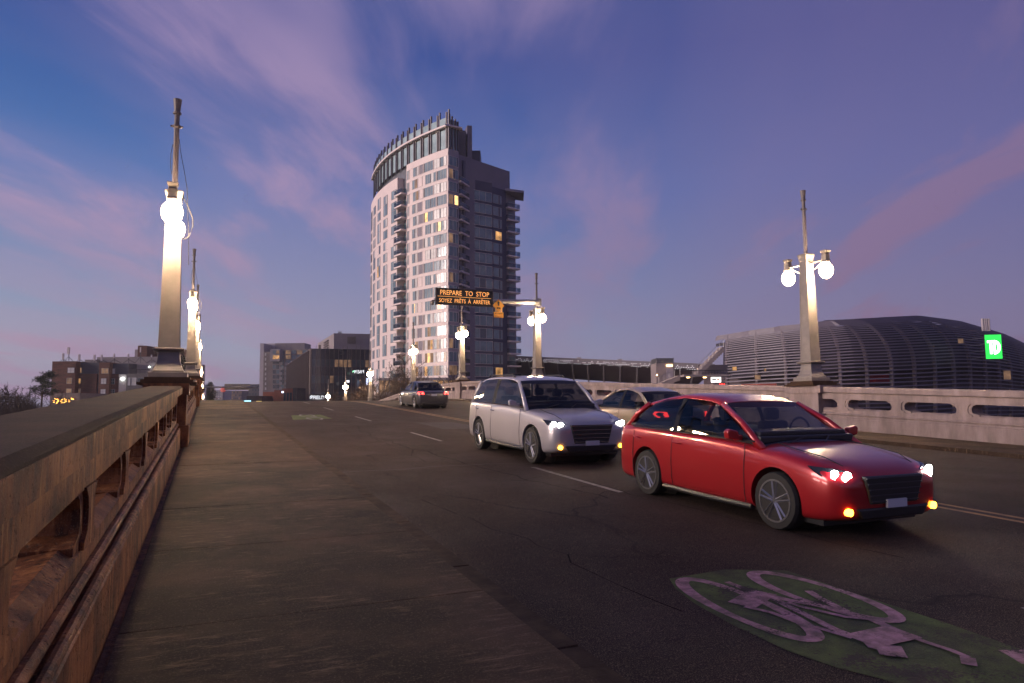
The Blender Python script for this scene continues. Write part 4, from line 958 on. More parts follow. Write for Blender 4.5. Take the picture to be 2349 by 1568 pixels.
SB.rect('sign_face', 1631, 1653, 866, 877.5, 92, .2, M('box_sign_glow', (1, 1, 1), .5, var=0, emit=(1, .97, .92), es=2.5)); SB.rect('grey_lettering', 1633, 1643, 870, 873.5, 91.78, .03, M('grey_print', (.10, .12, .14), .6)); SB.rect('orange_lettering', 1644.5, 1651, 870, 873.5, 91.78, .03, M('orange_print', (.7, .25, .06), .6))
SB.rect('post', 1641, 1643, 877.5, 900, 92, .1, dark_steel)
SD = Bld('led_ticker', 1651, 90, 'strip of small red LED characters below the white box sign', 'sign'); SD.rect('board', 1649, 1664, 879.5, 884, 90, .2, signblack)
redl = M('red_led', (1, .1, .05), .5, var=0, emit=(1, .04, .03), es=5)
for x in (1650.5, 1655, 1657.2, 1661): SD.rect('character', x, x+1.5, 880.8, 882.8, 89.78, .03, redl)
SD.rect('post', 1656, 1657, 884, 900, 90, .1, dark_steel)
# numbered board glimpsed through the parapet
nb_ = empty('number_board', (27.0, 29.5, zr(29)-1.2), -.9, label='dark red board with a white 6 glimpsed through the far parapet', cat='sign')
b = MB(); b.box(-.9, .9, 0, .1, 1.2, 2.6); b.box(-.04, .04, .0, .08, -5, 1.2); b.build('board', M('dark_red_board', (.16, .02, .02), .6), nb_)
text_mesh('6', M('board_white', (.8, .7, .6), .5, var=0, emit=(1, .8, .6), es=.5), .8, nb_, (0, -.01, 1.62), (pi/2, 0, 0), align='CENTER')

AR = Bld('slatted_arena', 1860, 115, 'big round arena wrapped in curved horizontal slats, green lit sign on it', 'arena')
plan = [(1640, 128), (1720, 122), (1800, 117), (1880, 113.5), (1960, 112), (2040, 112.5), (2120, 115), (2200, 120), (2280, 128), (2360, 140), (2450, 158)]
tops = [774, 762, 752, 745, 738, 735, 731, 727, 737, 761, 808]
def arena_pt(t, h):
    """t along the plan 0..1, h 0 ground .. 1 crown"""
    k = t*(len(plan)-1); i = min(int(k), len(plan)-2); f = k-i
    px = plan[i][0]*(1-f)+plan[i+1][0]*f; D = plan[i][1]*(1-f)+plan[i+1][1]*f; py = tops[i]*(1-f)+tops[i+1]*f
    i2 = max(0, min(len(plan)-2, int(round(k))-1))
    # crown point lies back from the foot by the curl of the shell
    back = 9.0
    cr = AR.l(px, py, D+back); ft = AR.l(px, 900, D)
    # inward normal of plan
    pa = plan[max(i-1, 0)]; pb = plan[min(i+2, len(plan)-1)]; A = AR.l(pa[0], 900, pa[1]); B_ = AR.l(pb[0], 900, pb[1]); dd = v2(B_)-v2(A); dd.normalize(); nin = Vector((-dd.y, dd.x))
    H = cr.z
    if h < .45: z = h/.45*H*.62; ins = -1.0*sin(h/.45*pi*.5)
    else:
        a_ = (h-.45)/.55*pi/2; z = H*.62+H*.38*sin(a_); ins = -1.0+(back+1.0)*(1-cos(a_))
    return Vector((ft.x+nin.x*ins*.5, ft.y+max(ins, -1), z))
slatm = M('arena_slat', (.15, .13, .175), .5, var=.12, vs=.5); ribm = M('arena_rib', (.13, .10, .115), .6)
NS = 42
for j in range(NS+1):
    h = .10+.90*j/NS; b = MB(); rings = []
    t0 = 0 if h > .8 else .03+.012*(.8-h)
    for i in range(41):
        t = t0+(1-t0)*i/40; p = arena_pt(t, h); q = arena_pt(t, min(1, h+.010)); rings.append([(p.x, p.y-.14, p.z), (p.x, p.y+.14, p.z), (p.x, p.y+.14, p.z+.19), (p.x, p.y-.14, p.z+.19)])
    b.loft(rings); b.build('slat', slatm, AR.root)
ribs = [1671, 1740, 1806, 1869, 1928, 1986, 2041, 2093, 2139, 2182, 2219, 2254, 2285, 2312, 2340, 2375]
def t_of_px(px):
    for i in range(len(plan)-1):
        if plan[i][0] <= px <= plan[i+1][0]: return (i+(px-plan[i][0])/(plan[i+1][0]-plan[i][0]))/(len(plan)-1)
    return 1
for px in ribs:
    t = t_of_px(px); b = MB(); pts = []
    for k in range(19): p = arena_pt(t, k/18); pts.append((p.x, p.y+.35, p.z-.1))
    b.tube(pts, .32, 6); b.build('rib', ribm, AR.root)
b = MB(); rings = []
for i in range(31):
    p = arena_pt(.04+.96*i/30, .55); rings.append([(p.x, p.y+6, 0), (p.x, p.y+16, 0), (p.x, p.y+16, p.z*.98), (p.x, p.y+6, p.z*.98)])
b.loft(rings); b.build('inner_wall', M('arena_inner', (.075, .055, .065), .8, var=.35, vs=.3), AR.root)
b = MB(); rings = []
for i in range(31):
    p = arena_pt(.02+.98*i/30, .86); q = arena_pt(.02+.98*i/30, 1); rings.append([(p.x, p.y+1.6, p.z-1.5), (q.x, q.y+6, q.z-1.6), (q.x, q.y+6, q.z-1.0), (p.x, p.y+1.6, p.z-.9)])
b.loft(rings); b.build('roof_deck', M('arena_roof', (.045, .04, .055), .7), AR.root)
b = MB(); rings = []
for i in range(41):
    t = .035+.965*i/40; ring = []
    for k in range(13): p = arena_pt(t, .45+.5*k/12); ring.append((p.x, p.y+1.1+k*.06, p.z-.7))
    for k in range(12, -1, -1): p = arena_pt(t, .45+.5*k/12); ring.append((p.x, p.y+1.5+k*.06, p.z-.9))
    rings.append(ring)
b.loft(rings); b.build('dark_backing', M('arena_dark_backing', (.050, .042, .062), .8, var=.3, vs=.4), AR.root)  # dark sheet added behind the slats so the gaps read as unlit interior
for px0, py0, px1, py1, mt in ((1679, 842, 1690, 851, gl_warm), (1752, 846, 1758, 853, gl_warm), (2006, 843, 2020, 853, gl_warm), (2025, 833, 2034, 838, gl_warm), (1908, 810, 1912, 835, gl_dim), (2196, 777, 2210, 789, gl_dim), (1968, 815, 1970, 850, gl_dim), (2140, 790, 2143, 800, gl_dim), (1730, 860, 1745, 872, gl_dim), (2300, 850, 2320, 872, gl_dim)):
    AR.win(px0, px1, py0, py1, 117.5 if px0 < 2200 else 124, [(1, mt)], 1, fr_dark)
AR.rect('red_banner', 1995, 2040, 861, 880, 116.5, .1, M('red_banner', (.30, .02, .03), .7))
# green lit sign
gs = M('green_sign_face', (.02, .5, .05), .5, var=0, emit=(.03, .85, .10), es=1.15); gw = M('sign_white_glow', (1, 1, 1), .5, var=0, emit=(.9, 1, .9), es=4)
tsr = empty('lit_square_sign', toworld(LC(2279, 796, 117)), -TH+radians(-14), label='bright green lit square sign with white TD letters on the arena', cat='sign')
b = MB(); b.box(-1.25, 1.25, .02, .35, -2.05, 2.05); b.build('case', dark_steel, tsr); b = MB(); b.box(-1.2, 1.2, -.03, .018, -2.0, 2.0); b.build('sign_face', gs, tsr)
b = MB()
for x0, x1, z0_, z1_ in ((-.90, -.02, .66, 1.05), (-.56, -.22, -1.2, .66)): b.box(x0, x1, -.10, -.034, z0_, z1_)
b.build('letter_t', gw, tsr)
b = MB(); N = 14; outer = [(-.02, -1.2)]+[(.22+.78*sin(t), -.08-1.12*cos(t)) for t in [pi*k/N for k in range(N+1)]]+[(-.02, 1.04)]
inner = [(.28, -.78)]+[(.30+.30*sin(t), -.08-.70*cos(t)) for t in [pi*k/N for k in range(N+1)]]+[(.28, .62)]
for i in range(len(outer)-1):
    q = [outer[i], outer[i+1], inner[i+1], inner[i]]; b.loft([[(x, yv, z) for x, z in q] for yv in (-.10, -.034)])
b.box(.0, .28, -.10, -.034, -1.2, 1.04); b.build('letter_d', gw, tsr)
b = MB()
for k in range(4): b.tube([(-1.2, .3, -1.6+k*1.05), (-3.0, 1.5, -1.9+k*1.1)], .04, 4)
b.build('bracket', steel, tsr)
CH = Bld('roof_chimneys', 2252, 126, 'row of silver vent pipes on the arena roof above the green sign', 'vent pipes')
for x in (2252, 2257, 2261, 2266.5): a = CH.l(x+1, 731.5, 126); c = CH.l(x+1, 760, 126); b = MB(); b.tube([(a.x, a.y, c.z), (a.x, a.y, a.z)], .2, 8); b.build('pipe', ant, CH.root)

# ------------------------------------------------------------------ trees
bark = M('dark_bark', (.055, .035, .028), .9, var=.3, vs=3)
def bare_tree(x, y, z, h, seed, label, spread=.62, dens=5, name='bare_tree', group=None, tw=.012):
    r = random.Random(seed); root = empty(name, (x, y, z), label=label, cat='tree', group=group); tb = MB(); tg = MB()
    def grow(p, d, ln, rad, lev):
        n = 3; pts = [p]; q = p.copy(); dd = d.copy()
        for i in range(n):
            dd = (dd+Vector((r.gauss(0, .13), r.gauss(0, .13), r.gauss(.05, .07)))).normalized(); q = q+dd*ln/n; pts.append(q.copy())
        mb = tb if lev < 2 else tg
        mb.tube(pts, [max(rad*(1-.4*i/n), tw) for i in range(n+1)], 5 if lev < 2 else 3, cap=False)
        if lev >= dens: return
        for k in range(3 if lev else 5):
            f = r.uniform(.35, 1.0) if k else 1.0; i = min(n-1, int(f*n)); s_ = pts[i].lerp(pts[i+1], f*n-i if f < 1 else 1)
            ax = dd.cross(Vector((r.gauss(0, 1), r.gauss(0, 1), r.gauss(0, 1)))).normalized()
            nd = (dd*cos(spread)+ax*sin(spread)*r.uniform(.7, 1.25)).normalized(); grow(s_, nd, ln*r.uniform(.58, .78), rad*.58, lev+1)
    grow(Vector((0, 0, 0)), Vector((0, 0, 1)), h*.34, h*.016+.03, 0)
    tb.build('trunk', bark, root, fix=False); tg.build('crown', bark, root, fix=False); return root
for px, pytop, D, sd_, lb in ((905, 806, 112, 1, 'large bare tree in front of the tower left of the pale lamp'), (880, 822, 104, 2, 'bare tree at the left edge of the tower foot'), (968, 822, 108, 3, 'bare tree between the pale lamp and the tower corner'),
                         (842, 862, 100, 4, 'low bare tree beside the lamp at the office corner'), (800, 872, 105, 5, 'low spreading bare tree in front of the dark office'), (1005, 848, 104, 8, 'small bare tree nearest the tower corner'), (865, 850, 96, 15, 'bushy bare tree between office and tower')):
    a = toworld(LC(px, pytop, D)); bare_tree(a.x, a.y, -6.5, a.z+7.5, sd_, lb, dens=6, group='bare trees beyond the right parapet', tw=.02)
a = toworld(LC(1590, 872, 95)); bare_tree(a.x, a.y, -6.5, a.z+7, 12, 'small bare tree under the arena landing', dens=5)
for px, pytop, D, sd_, lb in ((12, 862, 120, 21, 'bare tree at the far left edge of the view'), (45, 873, 125, 22, 'bare tree left of the windswept pine'), (78, 890, 130, 23, 'low bare tree just left of the pine trunk'), (-12, 880, 118, 24, 'second bare tree cut by the left edge'), (100, 897, 120, 27, 'low bare tree in front of the stone shop')):
    a = toworld(LC(px, pytop, D)); bare_tree(a.x, a.y, -6.5, a.z+7.5, sd_, lb, dens=6, group='bare trees left of the flats', tw=.025)
pine_m = M('pine_foliage', (.022, .034, .022), .8, var=.4, vs=1.5); leaf_m = M('evergreen_leaf', (.035, .040, .025), .8, var=.4, vs=1.5)
def leafy(px, pytop, pxw, D, seed, label, mat, pine=False, name='pine_tree', pyb=905):
    r = random.Random(seed); t_ = toworld(LC(px, pytop, D)); root = empty(name, (t_.x, t_.y, -6.5), label=label, cat='tree'); H = t_.z+6.5; W = pxw*D/FPX/2; zb = toworld(LC(px, pyb, D)).z+6.5
    tr = MB(); tr.tube([(0, 0, 0), (.1, 0, H*.5), (.2, 0, H*.93)], [H*.022, H*.014, .05], 7)
    cr = MB()
    for k in range(34 if pine else 60):
        hz = zb+(H-zb)*((k+r.random())/(34 if pine else 60)); f = (hz-zb)/(H-zb); an = r.random()*2*pi; rad = W*(1-f*.75 if pine else sqrt(max(.05, 1-(2*f-.9)**2)))*r.uniform(.35, 1.0)
        cx, cy = rad*cos(an), rad*sin(an)
        if pine: cx += .35*W*f
        tr.tube([(0, 0, hz-.5), (cx, cy, hz)], [.09, .03], 3)
        for q in range(110):
            g1 = Vector((cx+r.gauss(0, W*.17), cy+r.gauss(0, W*.17), hz+r.gauss(0, H*.012 if pine else H*.03))); s_ = r.uniform(.10, .24); u = Vector((r.gauss(0, 1), r.gauss(0, 1), r.gauss(0, .5))).normalized()*s_; v = u.cross(Vector((r.gauss(0, 1), r.gauss(0, 1), r.gauss(0, 1)))).normalized()*s_*.5
            cr.add([tuple(g1-u), tuple(g1+v), tuple(g1+u)], [(0, 1, 2)])
    tr.build('trunk', bark, root, fix=False); cr.build('crown', mat, root, fix=False); return root
leafy(97, 854, 62, 118, 31, 'windswept dark pine tree left of the brick flats', pine_m, True)
leafy(420, 822, 30, 150, 32, 'dark evergreen tree between the two nearest left lamps', leaf_m, name='evergreen_tree')
leafy(482, 882, 26, 190, 33, 'dark leafy tree right of the left lamp row beyond the crest', leaf_m, name='leafy_tree', pyb=918)
# scrubby undergrowth
sh = MB(); r = random.Random(9)
for k in range(5200):
    if k % 2: px = r.uniform(-60, 122); D = r.uniform(100, 128); top = 905
    else: px = r.uniform(770, 1040); D = r.uniform(90, 112); top = 893
    z = LC(px, top, D).z; p = toworld(LC(px, top, D)); hh = max(.6, (z+6.5)*r.uniform(.25, 1.0)); lean = Vector((r.gauss(0, .25), r.gauss(0, .25), 1))
    q = Vector((p.x, p.y, -6.5+hh*.0)); e_ = q+Vector((lean.x*hh*.5, lean.y*hh*.5, hh)); sh.add([tuple(q+Vector((.03, 0, 0))), tuple(q-Vector((.03, 0, 0))), tuple(e_)], [(0, 1, 2)])
    m_ = q.lerp(e_, .5); e2 = m_+Vector((r.gauss(0, .7), r.gauss(0, .7), hh*.35)); sh.add([tuple(m_+Vector((.02, 0, 0))), tuple(m_-Vector((.02, 0, 0))), tuple(e2)], [(0, 1, 2)])
tag(sh.build('undergrowth', bark, None, fix=False), 'brown leafless scrub below the bridge on both sides', 'scrub', kind='stuff')

# ------------------------------------------------------------------ vehicles
tyre = M('tyre_rubber', (.015, .015, .016), .8, var=0); rimm = M('wheel_rim', (.40, .40, .42), .3, metal=.9, var=0)
cglass = M('car_lamp_lens', (.012, .014, .018), .04, var=0, spec=.9); wglass = thin_glass('car_window', (.33, .35, .38), 1.0); cloth = M('seat_cloth', (.06, .055, .06), .9, var=.2, vs=8); chrome = M('chrome', (.6, .6, .62), .15, metal=1, var=0)
headl = M('headlight_glow', (1, 1, 1), .3, var=0, emit=(1, .96, .88), es=60); fogl = M('amber_glow', (1, .6, .1), .3, var=0, emit=(1, .42, .03), es=14)
tail = M('tail_glow', (.5, .02, .02), .3, var=0, emit=(1, .04, .03), es=9); blk = M('black_trim', (.02, .02, .022), .45, var=0); plate = M('number_plate', (.55, .55, .58), .5, var=0)
def paint(name, c):
    m = M(name, c, .28, metal=.25, var=.05); m.node_tree.nodes['Principled BSDF'].inputs['Coat Weight'].default_value = .8; m.node_tree.nodes['Principled BSDF'].inputs['Coat Roughness'].default_value = .06; return m
def wheel(parent, x, y, r, w=.22, name='wheel'):
    o = -1 if x < 0 else 1; b = MB()
    prof = [(r*.62, -w/2), (r*.95, -w/2), (r, -w*.3), (r, w*.3), (r*.95, w/2), (r*.62, w/2)]
    b.loft([[(x+a, y+rr*cos(2*pi*k/20), r+rr*sin(2*pi*k/20)) for k in range(20)] for rr, a in prof], cap=True); wh = b.build(name, tyre, parent, smooth=False)
    b = MB(); b.loft([[(x+o*(w/2-.045), y+rr*cos(2*pi*k/20), r+rr*sin(2*pi*k/20)) for k in range(20)] for rr in (r*.72, r*.70)]); b.loft([[(x+o*a, y+r*.70*cos(2*pi*k/20), r+r*.70*sin(2*pi*k/20)) for k in range(20)] for a in (w/2-.09, w/2-.05)]); b.build('brake_disc', dark_steel, wh)
    b = MB(); b.loft([[(x+o*a, y+rr*cos(2*pi*k/28), r+rr*sin(2*pi*k/28)) for k in range(28)] for rr, a in ((r*.74, w/2-.05), (r*.74, w/2+.006), (r*.68, w/2+.006), (r*.66, w/2-.05))], cap=False)
    for k in range(5):
        for dd_ in (-.16, .16): t = 2*pi*k/5+.3; b.tube([(x+o*(w/2-.012), y+r*.08*cos(t+dd_*3), r+r*.08*sin(t+dd_*3)), (x+o*(w/2-.004), y+r*.68*cos(t+dd_), r+r*.68*sin(t+dd_))], [.026, .018], 4)
    b.loft([[(x+o*a, y+r*.15*cos(2*pi*k/12), r+r*.15*sin(2*pi*k/12)) for k in range(12)] for a in (w/2-.03, w/2+.004)])
    b.build('rim', rimm, wh)
def solid_copy(o):
    """freeze the modifiers of o into its mesh"""
    bpy.context.view_layer.update(); dg = bpy.context.evaluated_depsgraph_get()
    me = bpy.data.meshes.new_from_object(o.evaluated_get(dg)); o.modifiers.clear(); o.data = me
def disc(b, x0, x1, y, z, r, n=24): b.loft([[(x, y+r*cos(2*pi*k/n), z+r*sin(2*pi*k/n)) for k in range(n)] for x in (x0, x1)])
def car(name, L, W, H, style, pmat, loc, rz, label, front_on=True, cat='car', rear_on=False):
    """front towards local -Y, origin on the road under the centre"""
    root = empty(name, loc, rz, label=label, cat=cat, group=None); hw = W/2; f0 = -L/2; r0 = L/2
    suv = style == 'suv'; sed = style == 'sedan'
    hood = 1.04 if suv else .92 if not sed else .88; belt = 1.14 if suv else 1.0 if not sed else .95; gc = .22 if suv else .16; R0 = .37 if suv else .335
    cowl = f0+(1.22 if suv else 1.15 if not sed else 1.30); tl_ = r0-(.10 if not sed else .62)
    # (y, half width, sill z, mid z, shoulder z, centre z)
    fr_ = hood-.24
    secs = [(f0+.00, hw*.66, gc+.14, .50, fr_-.06, fr_-.02), (f0+.04, hw*.80, gc+.07, .50, fr_, fr_+.06), (f0+.16, hw*.90, gc+.03, .52, fr_+.08, fr_+.13), (f0+.38, hw*.955, gc, .54, hood-.08, hood-.05), (f0+.80, hw*.99, gc, .56, hood-.01, hood+.01),
            (cowl, hw, gc, .58, belt-.07, hood+.06), (cowl+.5, hw, gc, .60, belt-.03, belt-.02), (0.25, hw, gc, .62, belt, belt+.01), (tl_-.5, hw, gc, .64, belt+.02, belt+.03), (tl_, hw*.985, gc+.01, .64, belt+.02, belt+.04),
            (r0-.10 if sed else r0-.06, hw*.93, gc+.05, .62, belt-.03 if not sed else belt-.02, belt+.0), (r0, hw*.84, gc+.12, .60, belt-.14, belt-.10)]
    b = MB(); rings = []
    for y, w, zb, zm, zs, zc_ in secs:
        hlf = [(w*.80, zb), (w*.955, zb+.05), (w*.985, zb+.16), (w*1.0, zm), (w*.985, (zm+zs)*.5+.03), (w*.965, zs-.05), (w*.90, zs), (w*.60, zs+(zc_-zs)*.8+.005), (w*.25, zc_)]
        rings.append([(x, y, z) for x, z in hlf]+[(-x, y, z) for x, z in reversed(hlf)])
    b.loft(rings); body = b.build('body', pmat, root, smooth=True)
    sb = body.modifiers.new('s', 'SUBSURF'); sb.levels = 2; sb.render_levels = 2; solid_copy(body)
    yws = (f0+.86, r0-.84); c = MB()
    for yw in yws: disc(c, -hw*1.3, hw*1.3, yw, R0+.01, R0*1.13, 32)
    cut = c.build('cutter', blk, None); cut.matrix_world = Matrix.Identity(4); body.parent = None; body.matrix_world = Matrix.Identity(4)
    bo = body.modifiers.new('b', 'BOOLEAN'); bo.operation = 'DIFFERENCE'; bo.object = cut; bo.solver = 'EXACT'; solid_copy(body); bpy.data.objects.remove(cut); body.parent = root
    while len(body.data.materials) > 1: body.data.materials.pop()
    body.data.polygons.foreach_set('use_smooth', [True]*len(body.data.polygons)); es = body.modifiers.new('e', 'EDGE_SPLIT'); es.split_angle = radians(38)
    b = MB()
    for yw in yws: disc(b, -hw*.55, hw*.55, yw, R0+.01, R0*1.12)
    b.box(-hw*.8, hw*.8, f0+.3, r0-.3, gc-.02, gc+.12); b.build('underbody', blk, root)
    # greenhouse
    zb0 = belt-.06; mid0 = cowl+1.15
    if suv: A, B, C, Dd, E_, F_ = (cowl-.04, zb0-.03, .90), (cowl+.72, H-.08, .76), (cowl+1.25, H, .75), (r0-.85, H-.02, .74), (r0-.42, H-.09, .73), (r0-.10, zb0+.04, .86)
    elif sed: A, B, C, Dd, E_, F_ = (cowl-.05, zb0-.03, .88), (cowl+.92, H-.07, .71), (cowl+1.4, H, .70), (.75, H-.02, .69), (1.10, H-.09, .70), (tl_+.10, zb0+.03, .82)
    else: A, B, C, Dd, E_, F_ = (cowl-.06, zb0-.03, .88), (cowl+.86, H-.08, .72), (cowl+1.3, H, .71), (r0-1.05, H-.04, .70), (r0-.55, H-.13, .69), (r0-.12, zb0+.04, .84)
    def span(P_, Q_, name_, mt, n=6, bow=.07):      # curved glass between two cross bars
        bb = MB(); v_ = []; f_ = []
        for k in range(n+1):
            u = -1+2*k/n; v_ += [(u*hw*P_[2]*.97, P_[0]-(bow if P_[0] < Q_[0] and P_ is A else -bow)*(1-u*u), P_[1]), (u*hw*Q_[2]*.97, Q_[0]-(bow*.5 if P_ is A else -bow*.5)*(1-u*u), Q_[1]+.015*(1-u*u))]
            if k: f_.append((2*k-2, 2*k-1, 2*k+1, 2*k))
        bb.add(v_, f_); return bb.build(name_, mt, root, smooth=True, fix=False)
    span(A, B, 'windscreen', wglass); span(F_, E_, 'rear_window', wglass)
    b = MB(); b.box(-hw*.86, hw*.86, A[0]+.10, F_[0]-.12, belt-.12, belt+.045); b.loft([[(x, A[0]+.12+dy, belt+z) for x, z in ((-hw*.82, .03), (hw*.82, .03), (hw*.78, .10), (-hw*.78, .10))] for dy in (.05, .45)]); b.build('dashboard', blk, root, bevel=.02)
    for sy_ in (mid0-.10, mid0+.85):
        for s in (-1, 1): b = MB(); b.loft([[(s*hw*.42+x, sy_+dy, z) for x, dy in ((-.24, -.06), (.24, -.06), (.24, .06), (-.24, .06))] for z in (belt-.1, belt+.16)]); b.box(s*hw*.42-.12, s*hw*.42+.12, sy_-.02, sy_+.08, belt+.17, belt+.34); b.build('seat', cloth, root, bevel=.04)
    b = MB(); b.tube([(hw*.42+.17*cos(t), A[0]+.62, belt+.06+.17*sin(t)) for t in [2*pi*k/14 for k in range(15)]], .016, 5); b.build('steering_wheel', blk, root)
    b = MB(); rings = []
    for y, z, w in (B, ((B[0]+C[0])/2, (B[1]+C[1])/2+.02, (B[2]+C[2])/2), C, ((C[0]+Dd[0])/2, H+.01, C[2]), Dd, E_):
        rings.append([(hw*w*x, y, z+dz) for x, dz in ((-1, -.05), (-.985, -.02), (-.93, .0), (-.6, .02), (0, .028), (.6, .02), (.93, 0), (.985, -.02), (1, -.05), (.9, -.06), (-.9, -.06))])
    b.loft(rings); rf = b.build('roof', pmat, root, smooth=True); es = rf.modifiers.new('e', 'EDGE_SPLIT'); es.split_angle = radians(45)
    wb = hw*.925; mid = (B[0]+E_[0])/2-.05
    for s in (-1, 1):
        tx = lambda y: s*hw*(B[2]+(E_[2]-B[2])*max(0, min(1, (y-B[0])/(E_[0]-B[0]))))*1.0
        rz_ = lambda y: (B[1] if y < C[0] else Dd[1])-.045 if y < C[0]+.0 else H-.055+(E_[1]-H)*max(0, (y-Dd[0])/(E_[0]-Dd[0]))
        for ya, yb_, yc, yd in ((A[0]+.16, mid-.04, mid-.04, B[0]+.06), (mid+.04, E_[0]+.12 if not sed else E_[0]+.05, E_[0]-.06, mid+.04)):
            b = MB(); n = 4; v_ = []; f_ = []
            for k in range(n+1):
                u = k/n; yl, yt = ya+(yb_-ya)*u, yd+(yc-yd)*u; v_ += [(s*wb, yl, zb0+.05), (s*(wb*.55+abs(tx(yt))*.45)+s*.012, (yl+yt)/2, (zb0+.05+rz_(yt))/2), (tx(yt)*1.0, yt, rz_(yt))]
                if k: f_ += [(3*k-3, 3*k-2, 3*k+1, 3*k), (3*k-2, 3*k-1, 3*k+2, 3*k+1)]
            b.add(v_, f_); b.build('side_window', wglass, root, smooth=True, fix=False)
        for P_, Q_ in ((A, B), (F_, E_)): b = MB(); b.tube([(s*hw*P_[2]*1.01, P_[0]+(.03 if P_ is A else -.03), P_[1]-.02), (s*hw*(P_[2]+Q_[2])/2*1.01, (P_[0]+Q_[0])/2, (P_[1]+Q_[1])/2+.015), (s*hw*Q_[2]*.99, Q_[0], Q_[1]-.02)], [.055, .042, .04], 8); b.build('pillar', pmat, root, smooth=True)
        b = MB(); b.tube([(s*(wb+.002), mid, zb0+.04), (s*(wb*.55+abs(tx(mid))*.45)+s*.014, mid, (zb0+.05+H-.06)/2), (tx(mid), mid, H-.06)], .038, 4); b.build('pillar', blk, root)
        b = MB(); b.tube([(s*(wb+.004), A[0]+.14, zb0+.045), (s*(wb+.012), mid, zb0+.05), (s*(wb+.004), E_[0]+.14, zb0+.055)], .012, 5); b.build('window_trim', chrome if suv else blk, root)
        b = MB(); b.loft([[(s*(hw+.015+dx), A[0]+.30+dy, belt+z) for dx, z in ((0, -.01), (.17, .01), (.185, .10), (.14, .13), (.02, .10))] for dy in (0, .04, .09)]); b.box(s*hw*.92, s*(hw+.05), A[0]+.34, A[0]+.39, belt-.02, belt+.05); b.build('mirror', pmat, root, bevel=.015)
        # headlight: clear housing with a round reflector and a lit strip inside it
        z0 = fr_+.015
        b = MB(); b.loft([[(s*hw*.56, f0+.045-dy, z0-.04), (s*hw*.74, f0+.10-dy, z0-.045), (s*hw*.90, f0+.24-dy*.6, z0-.005), (s*hw*.935, f0+.40-dy*.3, z0+.10), (s*hw*.80, f0+.20-dy*.6, z0+.085), (s*hw*.58, f0+.10-dy, z0+.045)] for dy in (-.06, .022)]); hl = b.build('headlight', cglass, root, bevel=.008)
        b = MB(); b.tube([(s*hw*.70, f0+.05, z0+.0), (s*hw*.70, f0+.068, z0+.0)], .058, 14); b.tube([(s*hw*.82, f0+.115, z0+.025), (s*hw*.82, f0+.135, z0+.025)], .048, 12); b.build('bulb', headl if front_on else chrome, hl)
        b = MB(); b.tube([(s*hw*.72, f0-.0, gc+.17), (s*hw*.72, f0+.06, gc+.17)], .040, 12); b.build('fog_light', fogl if front_on else blk, root)
        b = MB(); b.loft([[(s*hw*.62, r0-.005+dy, belt-.17), (s*hw*.90, r0-.10+dy, belt-.19), (s*hw*.955, r0-.26+dy*.3, belt-.11), (s*hw*.93, r0-.20+dy*.4, belt-.04), (s*hw*.66, r0-.04+dy, belt-.05)] for dy in (-.05, .018)]); b.build('tail_light', tail if rear_on else MATS.get('tail_lens') or M('tail_lens', (.25, .01, .01), .2, var=0), root, bevel=.008)
        for yh in (mid-.22, mid+.78): b = MB(); b.tube([(s*(hw-.002), yh, belt-.16), (s*(hw+.022), yh+.03, belt-.155), (s*(hw+.022), yh+.15, belt-.152), (s*(hw-.002), yh+.18, belt-.15)], .012, 6); b.build('door_handle', pmat if not suv else chrome, root)
        for yl_, q_ in ((cowl+.20, .0), (mid, 0), (mid+.98, .0)): b = MB(); b.tube([(s*(hw*.962), yl_, gc+.08), (s*(hw*.990), yl_, gc+.20), (s*(hw*1.0), yl_, .60), (s*(hw*.992), yl_, .75), (s*hw*.968, yl_, belt-.06)], .006, 4); b.build('door_seam', blk, root)
        b = MB(); b.tube([(s*hw*.62, cowl-.02, hood+.05), (s*hw*.68, f0+.80, hood+.012), (s*hw*.66, f0+.40, hood-.042), (s*hw*.60, f0+.19, fr_+.115)], .006, 4); b.build('bonnet_seam', blk, root)
        b = MB(); b.tube([(s*hw*.94, f0+.86+R0*1.2, gc+.04), (s*hw*.965, 0, gc+.035), (s*hw*.94, r0-.84-R0*1.2, gc+.04)], .035, 6); b.build('sill_trim', blk, root)
        for yw in yws: wheel(root, s*(hw-.125), yw, R0, .21)
        if suv: b = MB(); b.tube([(s*hw*.66, C[0]-.1, H), (s*hw*.66, C[0], H+.05), (s*hw*.66, Dd[0], H+.04), (s*hw*.66, Dd[0]+.1, H-.02)], .018, 6); b.build('roof_rail', blk, root)
    b = MB(); b.tube([(.10, A[0]-.05, zb0+.0), (.34, A[0]+.09, zb0+.10)], .010, 4); b.tube([(-.52, A[0]-.0, zb0+.0), (-.10, A[0]+.04, zb0+.10)], .010, 4); b.build('wiper', blk, root)
    # nose: grille with a bright surround, lower intake, plate
    zg0, zg1 = gc+.24, fr_+.02; b = MB(); b.loft([[(-hw*.50, f0-.02+dy, zg1), (hw*.50, f0-.02+dy, zg1), (hw*.40, f0-.015+dy, zg0), (-hw*.40, f0-.015+dy, zg0)] for dy in (0, .12)]); gr = b.build('grille', blk, root, bevel=.015)
    b = MB()
    for k in range(5): z = zg0+.03+(zg1-zg0-.05)*k/4; w = hw*(.40+.09*k/4); b.box(-w, w, f0-.032, f0-.018, z-.006, z+.006)
    b.build('grille_bar', chrome if suv else dark_steel, gr)
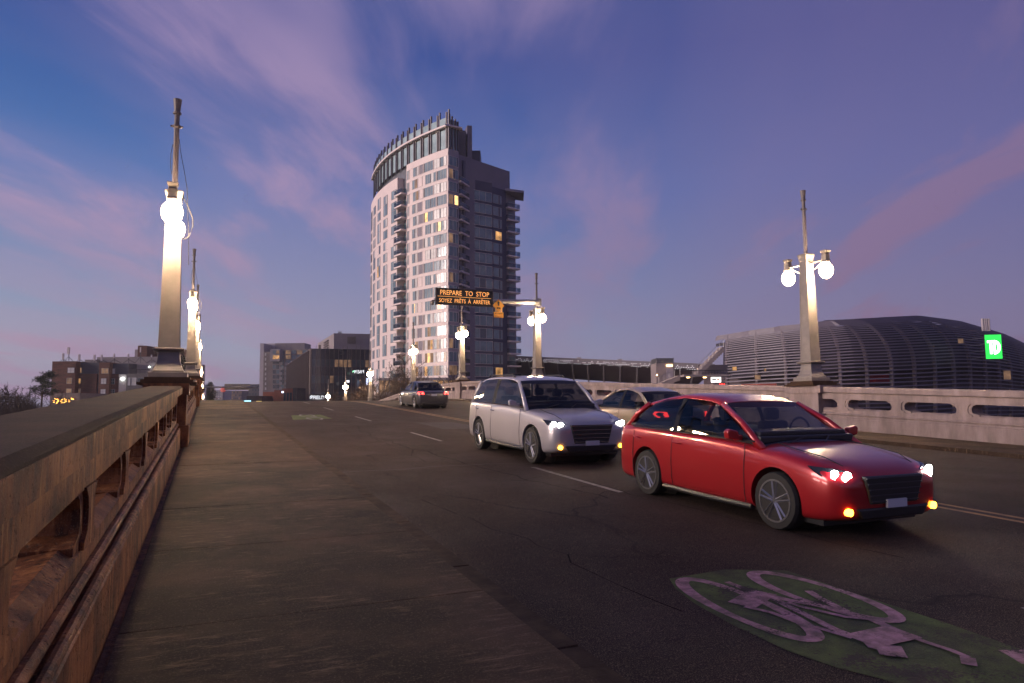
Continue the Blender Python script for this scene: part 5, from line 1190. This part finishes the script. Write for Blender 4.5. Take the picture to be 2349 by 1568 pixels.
    b = MB(); b.loft([[(-hw*.62, f0-.012+dy, gc+.20), (hw*.62, f0-.012+dy, gc+.20), (hw*.52, f0-.0+dy, gc+.08), (-hw*.52, f0-.0+dy, gc+.08)] for dy in (0, .15)]); b.build('air_intake', blk, root, bevel=.02)
    b = MB(); b.box(-.15, .15, f0-.045, f0-.02, gc+.20, gc+.29); b.build('number_plate', plate, root); b = MB(); b.box(-.15, .15, r0-.02, r0+.012, belt-.26, belt-.15); b.build('number_plate', plate, root)
    b = MB(); b.box(-hw*.72, hw*.72, r0-.14, r0+.012, gc+.06, gc+.20); b.build('bumper', blk, root, bevel=.03)
    root.rotation_euler = (math.atan(S_GRADE)*(1 if abs(rz) < 1 else -1), 0, rz); return root
zc = lambda y: zr(y)-.10
car('parked_suv', 4.7, 1.88, 1.74, 'suv', paint('silver_paint', (.42, .40, .43)), (6.95, 14.6, zc(14.6)), 0, 'silver SUV facing the camera with bright headlights and amber lamps, mid road', True, 'car')
car('sedan', 4.6, 1.80, 1.46, 'sedan', paint('beige_paint', (.40, .31, .22)), (11.1, 17.0, zc(17.0)), pi, 'beige car driving away beyond the yellow line with red tail lights lit', False, 'car', True)
car('sedan', 4.6, 1.80, 1.46, 'sedan', paint('charcoal_paint', (.05, .05, .06)), (11.2, 39.0, zc(39.0)), pi, 'dark car far up the road driving away, left of the silver one', False, 'car', True)

car('hatchback', 4.3, 1.80, 1.50, 'hatch', paint('red_paint', (.36, .012, .018)), (6.95, 7.75, zc(7.75)), 0, 'glossy red car facing the camera with lit headlights, nearest vehicle at right', True, 'car')
# ------------------------------------------------------------------ thin haze added over the whole place for lamp glow and softness
hz = MB(); hz.box(-760, 760, -60, 860, -7.6, 72)
hm = bpy.data.materials.new('lamp_glow_haze'); hm.use_nodes = True; hn = hm.node_tree; hn.nodes.remove(hn.nodes['Principled BSDF'])
pv = hn.nodes.new('ShaderNodeVolumePrincipled'); pv.inputs['Density'].default_value = .00024; pv.inputs['Color'].default_value = (.90, .88, .94, 1); pv.inputs['Anisotropy'].default_value = .3
hn.links.new(pv.outputs[0], hn.nodes['Material Output'].inputs['Volume'])
tag(hz.build('haze', hm), kind='stuff')
bpy.context.view_layer.update()
